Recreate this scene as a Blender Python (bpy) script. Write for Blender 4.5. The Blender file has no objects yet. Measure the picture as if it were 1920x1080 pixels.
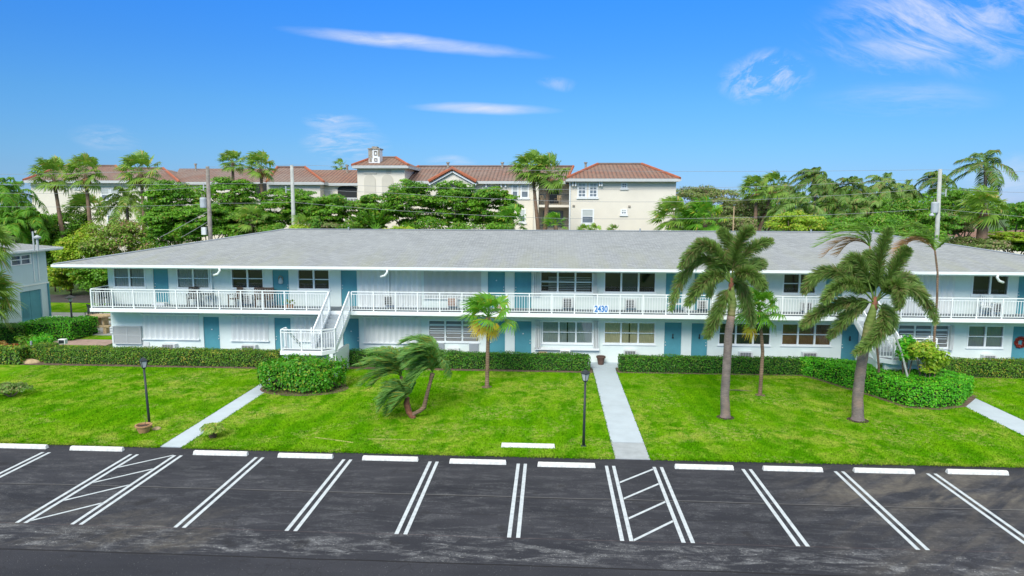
import bpy, math, random
import numpy as np
from mathutils import Vector, Matrix

sc = bpy.context.scene
col = sc.collection
R = math.radians

# ------------------------------------------------------------------ camera
F_PX = 1290.0
CAM_H = 8.4
PITCH, YAW, ROLL = R(7.07), R(3.2), 0.0031
_f = np.array([-math.sin(YAW)*math.cos(PITCH), math.cos(YAW)*math.cos(PITCH), -math.sin(PITCH)])
_r = np.array([math.cos(YAW), math.sin(YAW), 0.0])
_u = np.cross(_r, _f)
_c, _s = math.cos(ROLL), math.sin(ROLL)
_r, _u = _c*_r + _s*_u, -_s*_r + _c*_u

def ray(px, py): return _f*F_PX + _r*(px-960) - _u*(py-540)
def G(px, py, z=0.0):            # survey: where a sight line meets a level plane
    d = ray(px, py); return np.array([0, 0, CAM_H]) + d*((z-CAM_H)/d[2])
def P(px, py, Y):                # survey: where a sight line meets the vertical plane at distance Y
    d = ray(px, py); return np.array([0, 0, CAM_H]) + d*(Y/d[1])

cam = bpy.data.cameras.new('camera'); cam_o = bpy.data.objects.new('camera', cam); col.objects.link(cam_o)
cam.sensor_width = 36.0; cam.lens = F_PX/1920*36.0; cam.clip_end = 3000
m = Matrix(((_r[0], _u[0], -_f[0], 0), (_r[1], _u[1], -_f[1], 0), (_r[2], _u[2], -_f[2], CAM_H), (0, 0, 0, 1)))
cam_o.matrix_world = m
sc.camera = cam_o

# ------------------------------------------------------------------ object helpers
def tag(o, label=None, cat=None, group=None, kind=None):
    if label: o['label'] = label
    if cat: o['category'] = cat
    if group: o['group'] = group
    if kind: o['kind'] = kind
    return o
def empty(name, loc, label, cat, group=None):
    o = bpy.data.objects.new(name, None); col.objects.link(o); o.location = loc
    o.empty_display_size = .3
    return tag(o, label, cat, group)
def link(name, me, mat, parent=None):
    o = bpy.data.objects.new(name, me); col.objects.link(o)
    if mat: me.materials.append(mat)
    if parent is not None:
        o.parent = parent
        if parent.type == 'EMPTY' and parent.parent is None:
            o.matrix_parent_inverse = Matrix.Translation(parent.location).inverted()
    return o
def copy_tree(o, parent=None):
    c = o.copy(); col.objects.link(c); c.parent = parent
    for ch in list(o.children): copy_tree(ch, c)
    return c

class MB:
    def __init__(s): s.v = []; s.f = []
    def quad(s, a, b, c, d):
        i = len(s.v); s.v += [tuple(a), tuple(b), tuple(c), tuple(d)]; s.f.append((i, i+1, i+2, i+3)); return s
    def box(s, x0, x1, y0, y1, z0, z1):
        i = len(s.v)
        s.v += [(x0,y0,z0),(x1,y0,z0),(x1,y1,z0),(x0,y1,z0),(x0,y0,z1),(x1,y0,z1),(x1,y1,z1),(x0,y1,z1)]
        for f in ((0,3,2,1),(4,5,6,7),(0,1,5,4),(1,2,6,5),(2,3,7,6),(3,0,4,7)): s.f.append(tuple(i+k for k in f))
        return s
    def prism(s, poly, z0, z1):
        n = len(poly); i = len(s.v)
        s.v += [(p[0], p[1], z0) for p in poly] + [(p[0], p[1], z1) for p in poly]
        s.f.append(tuple(i+k for k in reversed(range(n)))); s.f.append(tuple(i+n+k for k in range(n)))
        for k in range(n): s.f.append((i+k, i+(k+1) % n, i+n+(k+1) % n, i+n+k))
        return s
    def prism_x(s, poly, x0, x1):     # poly in (y, z)
        n = len(poly); i = len(s.v)
        s.v += [(x0, p[0], p[1]) for p in poly] + [(x1, p[0], p[1]) for p in poly]
        s.f.append(tuple(i+k for k in range(n))); s.f.append(tuple(i+n+k for k in reversed(range(n))))
        for k in range(n): s.f.append((i+k, i+n+k, i+n+(k+1) % n, i+(k+1) % n))
        return s
    def prism_y(s, poly, y0, y1):     # poly in (x, z)
        n = len(poly); i = len(s.v)
        s.v += [(p[0], y0, p[1]) for p in poly] + [(p[0], y1, p[1]) for p in poly]
        s.f.append(tuple(i+k for k in range(n))); s.f.append(tuple(i+n+k for k in reversed(range(n))))
        for k in range(n): s.f.append((i+k, i+n+k, i+n+(k+1) % n, i+(k+1) % n))
        return s
    def tube(s, pts, rad, n=8, cap=True):
        pts = [np.array(p, float) for p in pts]
        if not hasattr(rad, '__len__'): rad = [rad]*len(pts)
        i0 = len(s.v); prev = None
        for k, p in enumerate(pts):
            t = pts[min(k+1, len(pts)-1)] - pts[max(k-1, 0)]; t /= (np.linalg.norm(t)+1e-9)
            if prev is None:
                a = np.array([1., 0, 0]) if abs(t[0]) < .8 else np.array([0, 1., 0])
            else: a = prev
            a = a - t*np.dot(a, t); a /= np.linalg.norm(a); b = np.cross(t, a); prev = a
            for j in range(n):
                th = 2*math.pi*j/n
                s.v.append(tuple(p + rad[k]*(math.cos(th)*a + math.sin(th)*b)))
        for k in range(len(pts)-1):
            for j in range(n):
                s.f.append((i0+k*n+j, i0+k*n+(j+1) % n, i0+(k+1)*n+(j+1) % n, i0+(k+1)*n+j))
        if cap:
            s.f.append(tuple(i0+j for j in reversed(range(n)))); s.f.append(tuple(i0+(len(pts)-1)*n+j for j in range(n)))
        return s
    def bar(s, a, b, w, h=None):       # rectangular bar from a to b
        h = h or w; a = np.array(a, float); b = np.array(b, float); t = b-a; t /= np.linalg.norm(t)
        up = np.array([0, 0, 1.]) if abs(t[2]) < .95 else np.array([0, 1., 0])
        sd = np.cross(t, up); sd /= np.linalg.norm(sd); up = np.cross(sd, t)
        i = len(s.v)
        for p in (a, b):
            for q in ((-1,-1),(1,-1),(1,1),(-1,1)): s.v.append(tuple(p + sd*q[0]*w/2 + up*q[1]*h/2))
        for f in ((0,3,2,1),(4,5,6,7),(0,1,5,4),(1,2,6,5),(2,3,7,6),(3,0,4,7)): s.f.append(tuple(i+k for k in f))
        return s
    def lathe(s, c, prof, n=20):       # prof: (radius, z)
        pts = [(c[0], c[1], c[2]+z) for r_, z in prof]; i0 = len(s.v)
        for (r_, z) in prof:
            for j in range(n):
                th = 2*math.pi*j/n; s.v.append((c[0]+r_*math.cos(th), c[1]+r_*math.sin(th), c[2]+z))
        for k in range(len(prof)-1):
            for j in range(n): s.f.append((i0+k*n+j, i0+k*n+(j+1) % n, i0+(k+1)*n+(j+1) % n, i0+(k+1)*n+j))
        return s
    def build(s, name, mat, parent=None, smooth=False, bevel=0):
        me = bpy.data.meshes.new(name); me.from_pydata(s.v, [], s.f); me.update()
        if smooth: me.polygons.foreach_set('use_smooth', [True]*len(me.polygons))
        o = link(name, me, mat, parent)
        if bevel:
            b = o.modifiers.new('bevel', 'BEVEL'); b.width = bevel; b.segments = 2; b.limit_method = 'ANGLE'
        return o

def npmesh(name, parts, mat, parent=None):
    """parts: list of (V (n,3), F (m,4)) quads"""
    off = 0; Vs = []; Fs = []
    for V, Fq in parts:
        if len(V) == 0: continue
        Vs.append(V); Fs.append(Fq+off); off += len(V)
    V = np.concatenate(Vs).astype(np.float32); Fq = np.concatenate(Fs).astype(np.int32)
    me = bpy.data.meshes.new(name)
    me.vertices.add(len(V)); me.vertices.foreach_set('co', V.ravel())
    me.loops.add(Fq.size); me.loops.foreach_set('vertex_index', Fq.ravel())
    me.polygons.add(len(Fq)); me.polygons.foreach_set('loop_start', np.arange(0, Fq.size, 4, dtype=np.int32))
    me.polygons.foreach_set('loop_total', np.full(len(Fq), 4, dtype=np.int32))
    me.update(calc_edges=True)
    return link(name, me, mat, parent)

def uvmesh(name, faces, mat, parent=None):
    """faces: list of (verts list, uvs list)"""
    v = []; f = []; uv = []
    for vs, us in faces:
        i = len(v); v += [tuple(map(float, p)) for p in vs]; f.append(tuple(range(i, i+len(vs)))); uv += us
    me = bpy.data.meshes.new(name); me.from_pydata(v, [], f)
    l = me.uv_layers.new(name='uv')
    for k, q in enumerate(uv): l.data[k].uv = q
    me.update()
    return link(name, me, mat, parent)

# ------------------------------------------------------------------ materials
class NT:
    def __init__(s, name):
        s.m = bpy.data.materials.new(name); s.m.use_nodes = True
        s.t = s.m.node_tree; s.b = s.t.nodes['Principled BSDF']; s.out = s.t.nodes['Material Output']
    def n(s, typ, **kw):
        x = s.t.nodes.new(typ)
        for k, v in kw.items(): setattr(x, k, v)
        return x
    def l(s, a, b): s.t.links.new(a, b)
    def coord(s, kind='Object', scale=(1, 1, 1)):
        tc = s.n('ShaderNodeTexCoord'); mp = s.n('ShaderNodeMapping'); mp.inputs['Scale'].default_value = scale
        s.l(tc.outputs[kind], mp.inputs['Vector']); return mp.outputs['Vector']
    def noise(s, vec, scale, detail=4, rough=.6, dist=0):
        x = s.n('ShaderNodeTexNoise'); x.inputs['Scale'].default_value = scale; x.inputs['Detail'].default_value = detail
        x.inputs['Roughness'].default_value = rough; x.inputs['Distortion'].default_value = dist
        s.l(vec, x.inputs['Vector']); return x.outputs['Fac']
    def ramp(s, fac, stops):
        x = s.n('ShaderNodeValToRGB'); e = x.color_ramp.elements
        while len(e) < len(stops): e.new(.5)
        for k, (p, c) in enumerate(stops):
            e[k].position = p; e[k].color = (c, c, c, 1) if not hasattr(c, '__len__') else (*c, 1)
        s.l(fac, x.inputs['Fac']); return x.outputs['Color']
    def mix(s, fac, a, b, mode='MIX'):
        x = s.n('ShaderNodeMix', data_type='RGBA', blend_type=mode)
        for v, i in ((fac, 0), (a, 6), (b, 7)):
            if hasattr(v, 'links'): s.l(v, x.inputs[i])
            elif i == 0: x.inputs[0].default_value = v
            else: x.inputs[i].default_value = (*v, 1)
        return x.outputs[2]
    def math(s, op, a, b=0.0, c=None):
        x = s.n('ShaderNodeMath', operation=op)
        for i, v in enumerate((a, b) if c is None else (a, b, c)):
            if hasattr(v, 'links'): s.l(v, x.inputs[i])
            else: x.inputs[i].default_value = v
        return x.outputs[0]
    def color(s, c): 
        if hasattr(c, 'links'): s.l(c, s.b.inputs['Base Color'])
        else: s.b.inputs['Base Color'].default_value = (*c, 1)
    def bump(s, h, strength=.3, dist=.02):
        x = s.n('ShaderNodeBump'); x.inputs['Strength'].default_value = strength; x.inputs['Distance'].default_value = dist
        s.l(h, x.inputs['Height']); s.l(x.outputs['Normal'], s.b.inputs['Normal'])
    def rough(s, v): s.b.inputs['Roughness'].default_value = v; return s

def plain(name, c, rough=.6, var=.12, scale=3., metal=0, bump=0, bscale=60., spec=.4):
    t = NT(name); v = t.coord(); n = t.noise(v, scale, 5, .65)
    d = tuple(max(0, x*(1-var*1.6)) for x in c); h = tuple(min(1, x*(1+var*.6)) for x in c)
    t.color(t.ramp(n, [(.3, d), (.62, h)])); t.rough(rough); t.b.inputs['Metallic'].default_value = metal
    t.b.inputs['Specular IOR Level'].default_value = spec
    if bump: t.bump(t.noise(v, bscale, 3), bump, .01)
    return t.m

def leafmat(name, dark, light, extra=None, extra_amt=.0, transl=.25, clump=.6, rough=.45):
    t = NT(name); v = t.coord()
    g = t.n('ShaderNodeNewGeometry'); rnd = g.outputs['Random Per Island']
    n = t.noise(v, clump, 3, .6)
    f = t.math('ADD', t.math('MULTIPLY', rnd, .55), t.math('MULTIPLY', t.ramp(n, [(.35, 0.), (.65, 1.)]), .45))
    dark = tuple(x*1.5 for x in dark); light = tuple(x*1.18 for x in light)
    c = t.mix(f, dark, light)
    if extra is not None:
        r2 = t.math('FRACT', t.math('MULTIPLY', rnd, 37.7))
        k = t.math('GREATER_THAN', t.math('ADD', r2, t.math('MULTIPLY', t.ramp(t.noise(v, clump*1.7, 2), [(.45, 0.), (.62, 1.)]), extra_amt)), 1.0-extra_amt*.25)
        c = t.mix(k, c, extra)
    t.color(c); t.rough(rough); t.b.inputs['Specular IOR Level'].default_value = .3
    tr = t.n('ShaderNodeBsdfTranslucent'); t.l(t.mix(1.0, c, (1.3, 1.35, .7), 'MULTIPLY'), tr.inputs['Color'])
    mx = t.n('ShaderNodeMixShader'); mx.inputs[0].default_value = transl
    t.l(t.b.outputs[0], mx.inputs[1]); t.l(tr.outputs[0], mx.inputs[2]); t.l(mx.outputs[0], t.out.inputs['Surface'])
    return t.m

M = {}
M['wall'] = plain('wall_paint', (.71, .805, .78), .8, .05, .6, bump=.15, bscale=40)
M['white'] = plain('white_paint', (.80, .84, .85), .5, .04, 2)
M['trim'] = plain('trim_paint', (.82, .87, .88), .45, .03, 2)
M['rail'] = plain('railing_white', (.85, .89, .91), .4, .02, 2)
M['shutter'] = plain('shutter_white', (.72, .76, .76), .5, .025, .6)
M['shutter_grey'] = plain('shutter_grey', (.50, .53, .53), .5, .03, .6)
M['teal'] = plain('teal_door_paint', (.085, .30, .36), .45, .07, 1.5)
M['floor_grey'] = plain('balcony_floor', (.17, .20, .225), .7, .1, 1)
M['stair_tread'] = plain('stair_tread_paint', (.34, .39, .42), .7, .08, 1)
M['dark'] = plain('dark_interior', (.015, .018, .02), .6, .1)
M['blind'] = plain('blind_grey', (.52, .60, .56), .7, .06, 1)
M['blind_dark'] = plain('blind_dark', (.055, .065, .07), .7, .2, 2)
M['curtain_yellow'] = plain('curtain_yellow', (.88, .78, .46), .8, .08, 3)
M['curtain_brown'] = plain('curtain_brown', (.40, .22, .10), .8, .15, 2)
M['louvre'] = plain('bronze_louvre', (.17, .175, .16), .35, .1, 2)
M['screen_green'] = plain('green_screen', (.035, .085, .08), .6, .1)
M['ac'] = plain('ac_white', (.66, .70, .70), .5, .06)
M['ac_grille'] = plain('ac_grille', (.06, .065, .07), .6, .1)
M['ac_brown'] = plain('ac_brown', (.33, .14, .07), .6, .1)
M['grey_box'] = plain('grey_box', (.30, .34, .37), .5, .05)
M['metal_dark'] = plain('dark_metal', (.025, .035, .04), .45, .15)
M['lamp_glass'] = plain('lamp_glass', (.45, .5, .52), .25, .05)
M['walk'] = plain('walkway_paint', (.45, .53, .58), .8, .06, 1.2, bump=.1, bscale=30)
M['concrete'] = plain('concrete', (.42, .43, .42), .85, .15, 1.5, bump=.2)
M['concrete_pink'] = plain('pink_concrete', (.42, .30, .26), .85, .15, 1.5)
M['wheelstop'] = plain('wheel_stop_paint', (.70, .72, .70), .75, .16, 9, bump=.35)
M['mulch'] = plain('mulch', (.16, .11, .08), .95, .4, 6, bump=.5, bscale=30)
M['soil'] = plain('soil', (.05, .032, .022), .95, .3, 6)
M['terracotta'] = plain('terracotta', (.42, .24, .12), .8, .15, 8)
M['pot_brown'] = plain('pot_brown', (.11, .065, .05), .7, .15, 8)
M['bark'] = plain('bark', (.16, .12, .09), .9, .35, 5, bump=.6, bscale=25)
M['wood_pole'] = plain('weathered_pole', (.27, .25, .22), .9, .25, 3)
M['pole_pale'] = plain('pale_pole', (.42, .45, .42), .8, .12, 3)
M['transformer'] = plain('transformer_grey', (.42, .47, .50), .5, .1)
M['wire'] = plain('wire', (.28, .30, .31), .5, .05)
M['cream'] = plain('cream_stucco', (.76, .72, .62), .85, .05, .3)
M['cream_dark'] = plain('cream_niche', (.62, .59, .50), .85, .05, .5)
M['eave_far'] = plain('far_eave_paint', (.52, .55, .55), .7, .05)
M['win_far'] = plain('far_glass', (.16, .20, .24), .25, .2, 1.5)
M['win_blind'] = plain('far_blind', (.48, .53, .52), .6, .1, 1)
M['stone'] = plain('stone', (.33, .30, .25), .9, .35, 5, bump=.4)
M['stone_tan'] = plain('tan_stone', (.50, .38, .22), .85, .2, 5)
M['chair_dark'] = plain('dark_chair', (.045, .035, .03), .6, .2)
M['chair_brown'] = plain('brown_chair', (.13, .085, .06), .6, .2)
M['blue_number'] = plain('number_blue', (.015, .19, .55), .5, .02)
M['sign_white'] = plain('sign_white', (.82, .86, .88), .5, .02)
M['brass'] = plain('brass', (.45, .38, .25), .35, .1, metal=.7)
M['red'] = plain('wreath_red', (.35, .05, .03), .8, .4, 20)
M['drive'] = plain('driveway_asphalt', (.075, .07, .068), .9, .15, 1)
M['sidewall'] = plain('pale_blue_wall', (.50, .66, .69), .8, .05, .6)  # pale blue wall of the neighbouring house
M['old_marks'] = plain('faded_curb', (.30, .34, .08), .9, .3, 4)

# thin window glass
def glass_mat():
    t = NT('window_glass'); gl = t.n('ShaderNodeBsdfGlossy'); gl.inputs['Roughness'].default_value = .03
    tr = t.n('ShaderNodeBsdfTransparent'); tr.inputs['Color'].default_value = (.90, .93, .93, 1)
    fr = t.n('ShaderNodeFresnel'); fr.inputs['IOR'].default_value = 1.6
    f = t.math('ADD', t.math('MULTIPLY', fr.outputs[0], 1.2), .03)
    mx = t.n('ShaderNodeMixShader'); t.l(f, mx.inputs[0]); t.l(tr.outputs[0], mx.inputs[1]); t.l(gl.outputs[0], mx.inputs[2])
    t.l(mx.outputs[0], t.out.inputs['Surface']); return t.m
M['glass'] = glass_mat()

def lawn_mat(name='lawn_grass', island=False):
    t = NT(name); v = t.coord()
    big = t.noise(v, .22, 4, .6); mid = t.noise(v, 1.3, 5, .65, .6); fine = t.noise(v, 14, 3, .7)
    vs = t.coord(scale=(2.2, .35, 1)); stripe = t.noise(vs, .8, 2, .5)
    g = t.mix(t.ramp(mid, [(.35, 0.), (.66, 1.)]), (.065, .24, .002), (.13, .36, .004))
    g = t.mix(t.ramp(stripe, [(.42, 0.), (.6, .55)]), g, (.21, .43, .008))
    dry = t.math('MULTIPLY', t.ramp(big, [(.44, 0.), (.58, 1.)]), t.ramp(mid, [(.44, 0.), (.62, 1.)]))
    g = t.mix(t.math('MULTIPLY', dry, .8), g, (.40, .46, .07))
    g = t.mix(t.ramp(fine, [(.3, .6), (.6, 0.)]), g, (.045, .16, .004))
    fd = t.noise(v, 5.5, 6, .75)
    worn = t.math('MULTIPLY', t.ramp(t.noise(v, .5, 3, .6, .8), [(.50, 0.), (.62, 1.)]), t.ramp(fd, [(.48, 0.), (.60, 1.)]))
    g = t.mix(t.math('MULTIPLY', worn, .55), g, (.46, .44, .14))
    g = t.mix(t.math('MULTIPLY', t.ramp(t.noise(v, 2.6, 5, .7), [(.56, 0.), (.70, 1.)]), .5), g, (.045, .17, .003))
    if island:
        ge = t.n('ShaderNodeNewGeometry')
        g = t.mix(1.0, g, t.ramp(ge.outputs['Random Per Island'], [(0., .52), (1., 1.42)]), 'MULTIPLY')
    t.color(g); t.rough(.9); t.b.inputs['Specular IOR Level'].default_value = .0
    t.bump(t.noise(v, 22, 4, .8), .8, .05)
    return t.m
M['lawn'] = lawn_mat()
M['blade'] = lawn_mat('grass_blades', True)

def asphalt():
    t = NT('sealed_asphalt'); v = t.coord()
    sep = t.n('ShaderNodeSeparateXYZ'); t.l(v, sep.inputs[0]); X_, Y_ = sep.outputs[0], sep.outputs[1]
    vs = t.coord(scale=(.35, 1.3, 1))
    n1 = t.noise(vs, .7, 5, .6); n2 = t.noise(v, 40, 3, .7); n3 = t.noise(vs, 2.4, 6, .72, .8)
    c = t.ramp(n1, [(.3, (.014, .016, .023)), (.7, (.034, .036, .045))])
    c = t.mix(t.ramp(n2, [(.52, 0.), (.75, .35)]), c, (.10, .10, .11))
    # dusty chalk streaks, strongest on the drive lane before the stalls
    n4 = t.noise(v, 3.2, 8, .8)
    band = t.ramp(t.math('DIVIDE', t.math('SUBTRACT', Y_, 14.8), 8.), [(0.03, 0.), (.07, .95), (.17, .8), (.24, .25), (.5, .3), (.62, .28), (.9, .1)])
    dust = t.math('MULTIPLY', t.math('MULTIPLY', t.ramp(n3, [(.47, 0.), (.66, 1.)]), t.ramp(n4, [(.40, .15), (.62, 1.)])), band)
    c = t.mix(t.math('MULTIPLY', dust, .62), c, (.33, .345, .36))
    spots = t.math('MULTIPLY', t.ramp(t.noise(v, 16, 5, .85), [(.56, 0.), (.66, 1.)]), t.ramp(n3, [(.47, 0.), (.60, 1.)]))
    c = t.mix(t.math('MULTIPLY', spots, band), c, (.62, .64, .63))
    flecks = t.math('MULTIPLY', t.ramp(t.noise(v, 30, 2, .5), [(.70, 0.), (.74, 1.)]), .55)
    c = t.mix(flecks, c, (.45, .46, .45))
    # worn brownish patch on the right
    bx = t.ramp(t.math('DIVIDE', t.math('SUBTRACT', X_, 6.5), 10.), [(0., 0.), (.25, 1.), (.75, 1.), (1., .3)])
    by = t.ramp(t.math('DIVIDE', t.math('SUBTRACT', Y_, 15.0), 7.), [(0., .6), (.3, .5), (.5, .35), (.65, 1.), (.9, .8), (1., 0.)])
    vd = t.n('ShaderNodeVectorRotate', rotation_type='Z_AXIS'); t.l(v, vd.inputs['Vector']); vd.inputs['Angle'].default_value = R(-38)
    mpp = t.n('ShaderNodeMapping'); mpp.inputs['Scale'].default_value = (.3, 1.6, 1); t.l(vd.outputs[0], mpp.inputs['Vector'])
    br = t.math('MULTIPLY', t.math('MULTIPLY', bx, by), t.ramp(t.noise(mpp.outputs[0], .9, 4, .6, .5), [(.43, 0.), (.58, 1.)]))
    br = t.math('MULTIPLY', br, t.ramp(n4, [(.35, .35), (.6, 1.)]))
    c = t.mix(t.math('MULTIPLY', br, .62), c, (.19, .17, .135))
    bl = t.ramp(t.math('DIVIDE', t.math('ADD', X_, 16.), 8.), [(0., .0), (.3, 1.), (.9, 1.), (1., 0.)])
    br2 = t.math('MULTIPLY', t.math('MULTIPLY', bl, t.ramp(t.math('DIVIDE', t.math('SUBTRACT', Y_, 15.), 3.), [(0., 0.), (.15, 1.), (.8, .6), (1., 0.)])), t.ramp(t.noise(mpp.outputs[0], .7, 4), [(.45, 0.), (.6, 1.)]))
    c = t.mix(t.math('MULTIPLY', t.math('MULTIPLY', br2, t.ramp(n4, [(.38, .1), (.6, 1.)])), .45), c, (.15, .135, .105))
    # old seams running the length of the lot
    wob = t.math('MULTIPLY', t.math('SUBTRACT', t.noise(v, .4, 2), .5), .12)
    for ys, w, cc, a in ((18.85, .025, (.012, .012, .014), .9), (18.9, .02, (.18, .18, .18), .5), (16.45, .012, (.10, .07, .07), .5), (15.12, .03, (.01, .01, .012), .9), (17.7, .015, (.02, .02, .022), .6)):
        d = t.math('ABSOLUTE', t.math('SUBTRACT', t.math('ADD', Y_, wob), ys))
        c = t.mix(t.math('MULTIPLY', t.math('LESS_THAN', d, w), a), c, cc)
    vo = t.n('ShaderNodeTexVoronoi', feature='DISTANCE_TO_EDGE'); vo.inputs['Scale'].default_value = .55; vw = t.n('ShaderNodeVectorMath', operation='ADD')
    nz = t.n('ShaderNodeTexNoise'); nz.inputs['Scale'].default_value = 1.3; nz.inputs['Detail'].default_value = 6; t.l(v, nz.inputs['Vector']); t.l(v, vw.inputs[0]); t.l(nz.outputs['Color'], vw.inputs[1]); t.l(vw.outputs[0], vo.inputs['Vector'])
    crack = t.math('MULTIPLY', t.math('LESS_THAN', vo.outputs['Distance'], .006), t.ramp(n1, [(.45, 0.), (.55, .35)]))
    c = t.mix(crack, c, (.010, .010, .012))
    oil = t.math('MULTIPLY', t.ramp(t.noise(v, 1.1, 3, .5), [(.64, 0.), (.72, 1.)]), .6)
    c = t.mix(oil, c, (.014, .014, .016))
    t.color(c); t.rough(.78); t.b.inputs['Specular IOR Level'].default_value = .3
    t.bump(t.noise(v, 70, 3, .8), .35, .01)
    return t.m
M['asphalt'] = asphalt()

def paint_line():
    t = NT('line_paint'); v = t.coord()
    c = t.ramp(t.noise(v, 6, 5, .7), [(.3, (.38, .43, .46)), (.6, (.55, .61, .64))])
    t.color(c); t.rough(.6); return t.m
M['line'] = paint_line()

def shingle():
    t = NT('grey_shingles'); uv = t.coord('UV')
    mp = t.n('ShaderNodeMapping'); t.l(uv, mp.inputs['Vector'])
    br = t.n('ShaderNodeTexBrick'); t.l(mp.outputs[0], br.inputs['Vector']); br.offset = .5
    br.inputs['Scale'].default_value = 1; br.inputs['Brick Width'].default_value = .32; br.inputs['Row Height'].default_value = .15
    br.inputs['Mortar Size'].default_value = .012; br.inputs['Color1'].default_value = (.25, .275, .29, 1); br.inputs['Color2'].default_value = (.40, .435, .455, 1)
    br.inputs['Mortar'].default_value = (.13, .14, .15, 1)
    v = t.coord(); n = t.noise(v, .35, 5, .6); streak = t.noise(t.coord(scale=(1.4, .3, .3)), .8, 4, .65)
    c = t.mix(t.ramp(n, [(.35, 0.), (.7, .6)]), br.outputs['Color'], (.36, .39, .405))
    c = t.mix(t.ramp(t.noise(v, 5, 4, .8), [(.35, .5), (.65, 0.)]), c, (.26, .28, .285))
    c = t.mix(t.ramp(t.noise(v, 14, 3, .8), [(.35, .4), (.6, 0.)]), c, (.19, .205, .21))
    sep = t.n('ShaderNodeSeparateXYZ'); t.l(v, sep.inputs[0])
    low = t.ramp(t.math('DIVIDE', t.math('SUBTRACT', sep.outputs[1], 34.), 8.), [(0., 1.), (.3, .6), (.7, .05)])
    c = t.mix(t.math('MULTIPLY', t.math('MULTIPLY', low, t.ramp(streak, [(.42, 0.), (.62, 1.)])), .5), c, (.29, .31, .23))
    t.color(c); t.rough(.9); t.b.inputs['Specular IOR Level'].default_value = .2
    t.bump(br.outputs['Fac'], .5, .02); return t.m
M['shingle'] = shingle()

def tiles(name, a, b, c3):
    t = NT(name); uv = t.coord('UV')
    br = t.n('ShaderNodeTexBrick'); t.l(uv, br.inputs['Vector']); br.offset = 0
    br.inputs['Scale'].default_value = 1; br.inputs['Brick Width'].default_value = .42; br.inputs['Row Height'].default_value = .45
    br.inputs['Mortar Size'].default_value = .05; br.inputs['Mortar'].default_value = (.15, .095, .075, 1)
    br.inputs['Color1'].default_value = (*a, 1); br.inputs['Color2'].default_value = (*b, 1)
    v = t.coord(); c = t.mix(t.ramp(t.noise(v, .25, 4), [(.42, 0.), (.58, 1.)]), br.outputs['Color'], c3)
    c = t.mix(t.ramp(t.noise(v, 2, 4, .8), [(.4, .4), (.6, 0.)]), c, (.12, .09, .08))
    sp = t.n('ShaderNodeSeparateXYZ'); t.l(uv, sp.inputs[0])
    h = t.math('ABSOLUTE', t.math('SINE', t.math('MULTIPLY', sp.outputs[0], math.pi/.42)))
    c = t.mix(t.math('MULTIPLY', t.ramp(h, [(0., 1.), (.45, 0.)]), .45), c, (.13, .085, .065))
    t.color(c); t.rough(.85); t.bump(h, 1., .1); return t.m
M['tile'] = tiles('clay_tiles', (.31, .16, .11), (.25, .15, .115), (.25, .185, .155))
M['tile_orange'] = tiles('orange_clay_tiles', (.33, .15, .09), (.28, .135, .09), (.26, .165, .12))
M['tile_trim'] = plain('orange_ridge_tile', (.38, .12, .06), .8, .2, 3)

def palm_trunk(name, a, b, freq=5.5):
    t = NT(name); v = t.coord(); w = t.n('ShaderNodeTexWave', bands_direction='Z'); w.inputs['Scale'].default_value = freq
    w.inputs['Distortion'].default_value = 5.5; w.inputs['Detail'].default_value = 4; w.inputs['Detail Scale'].default_value = 1.6; t.l(v, w.inputs['Vector'])
    c = t.mix(t.math('MULTIPLY', w.outputs['Fac'], .7), a, b); c = t.mix(t.ramp(t.noise(v, 2.2, 5, .7), [(.32, .8), (.62, 0.)]), c, tuple(x*.5 for x in a)); c = t.mix(t.ramp(t.noise(v, 1.1, 4), [(.5, 0.), (.66, .5)]), c, (.30, .19, .13))
    t.color(c); t.rough(.85); t.bump(w.outputs['Fac'], .5, .02); return t.m
M['trunk_grey'] = palm_trunk('ringed_palm_trunk', (.20, .165, .15), (.31, .26, .235))
M['trunk_brown'] = palm_trunk('brown_palm_trunk', (.20, .13, .085), (.32, .22, .15), 3)
M['crownshaft'] = palm_trunk('green_crownshaft', (.16, .24, .05), (.22, .30, .07), 2)
M['shaft_brown'] = plain('brown_leaf_base', (.24, .10, .06), .85, .3, 8)

M['foxtail'] = leafmat('foxtail_leaf', (.035, .08, .014), (.24, .38, .09), (.24, .22, .09), .25, .25, 1.2)
M['foxtail_light'] = leafmat('foxtail_leaf_light', (.06, .12, .015), (.17, .33, .04), None, 0, .25, 1.2)
M['pygmy'] = leafmat('date_palm_leaf', (.05, .14, .03), (.22, .42, .10), (.30, .30, .04), .2, .25, 1.5)
M['fan'] = leafmat('fan_palm_leaf', (.045, .15, .012), (.17, .40, .035), (.36, .40, .04), .15, .3, 1.2)
M['fan_far'] = leafmat('far_fan_leaf', (.06, .14, .02), (.25, .40, .06), (.38, .34, .08), .12, .25, .8)
M['dead'] = leafmat('dead_frond', (.22, .12, .05), (.38, .24, .11), None, 0, .2, 2)
M['yellow'] = leafmat('yellow_frond', (.42, .30, .02), (.62, .50, .05), (.40, .20, .03), .2, .3, 2)
M['coconut'] = leafmat('coconut_leaf', (.035, .09, .015), (.15, .27, .045), (.22, .19, .06), .2, .2, .7)
M['coconut_light'] = leafmat('pale_feather_leaf', (.05, .13, .025), (.24, .38, .09), (.30, .28, .10), .2, .25, .7)
M['leaf_dark'] = leafmat('dark_canopy_leaf', (.020, .095, .007), (.17, .39, .022), (.28, .32, .05), .15, .33, .5)
M['leaf_mid'] = leafmat('mid_green_leaf', (.024, .10, .008), (.15, .35, .02), (.20, .24, .03), .2, .25, .5)
M['leaf_yellow'] = leafmat('yellow_green_leaf', (.08, .19, .01), (.33, .48, .03), (.46, .46, .06), .3, .3, .5)
M['leaf_flower'] = leafmat('flowering_leaf', (.07, .16, .02), (.28, .40, .06), (.38, .24, .14), .3, .25, .5)
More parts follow.
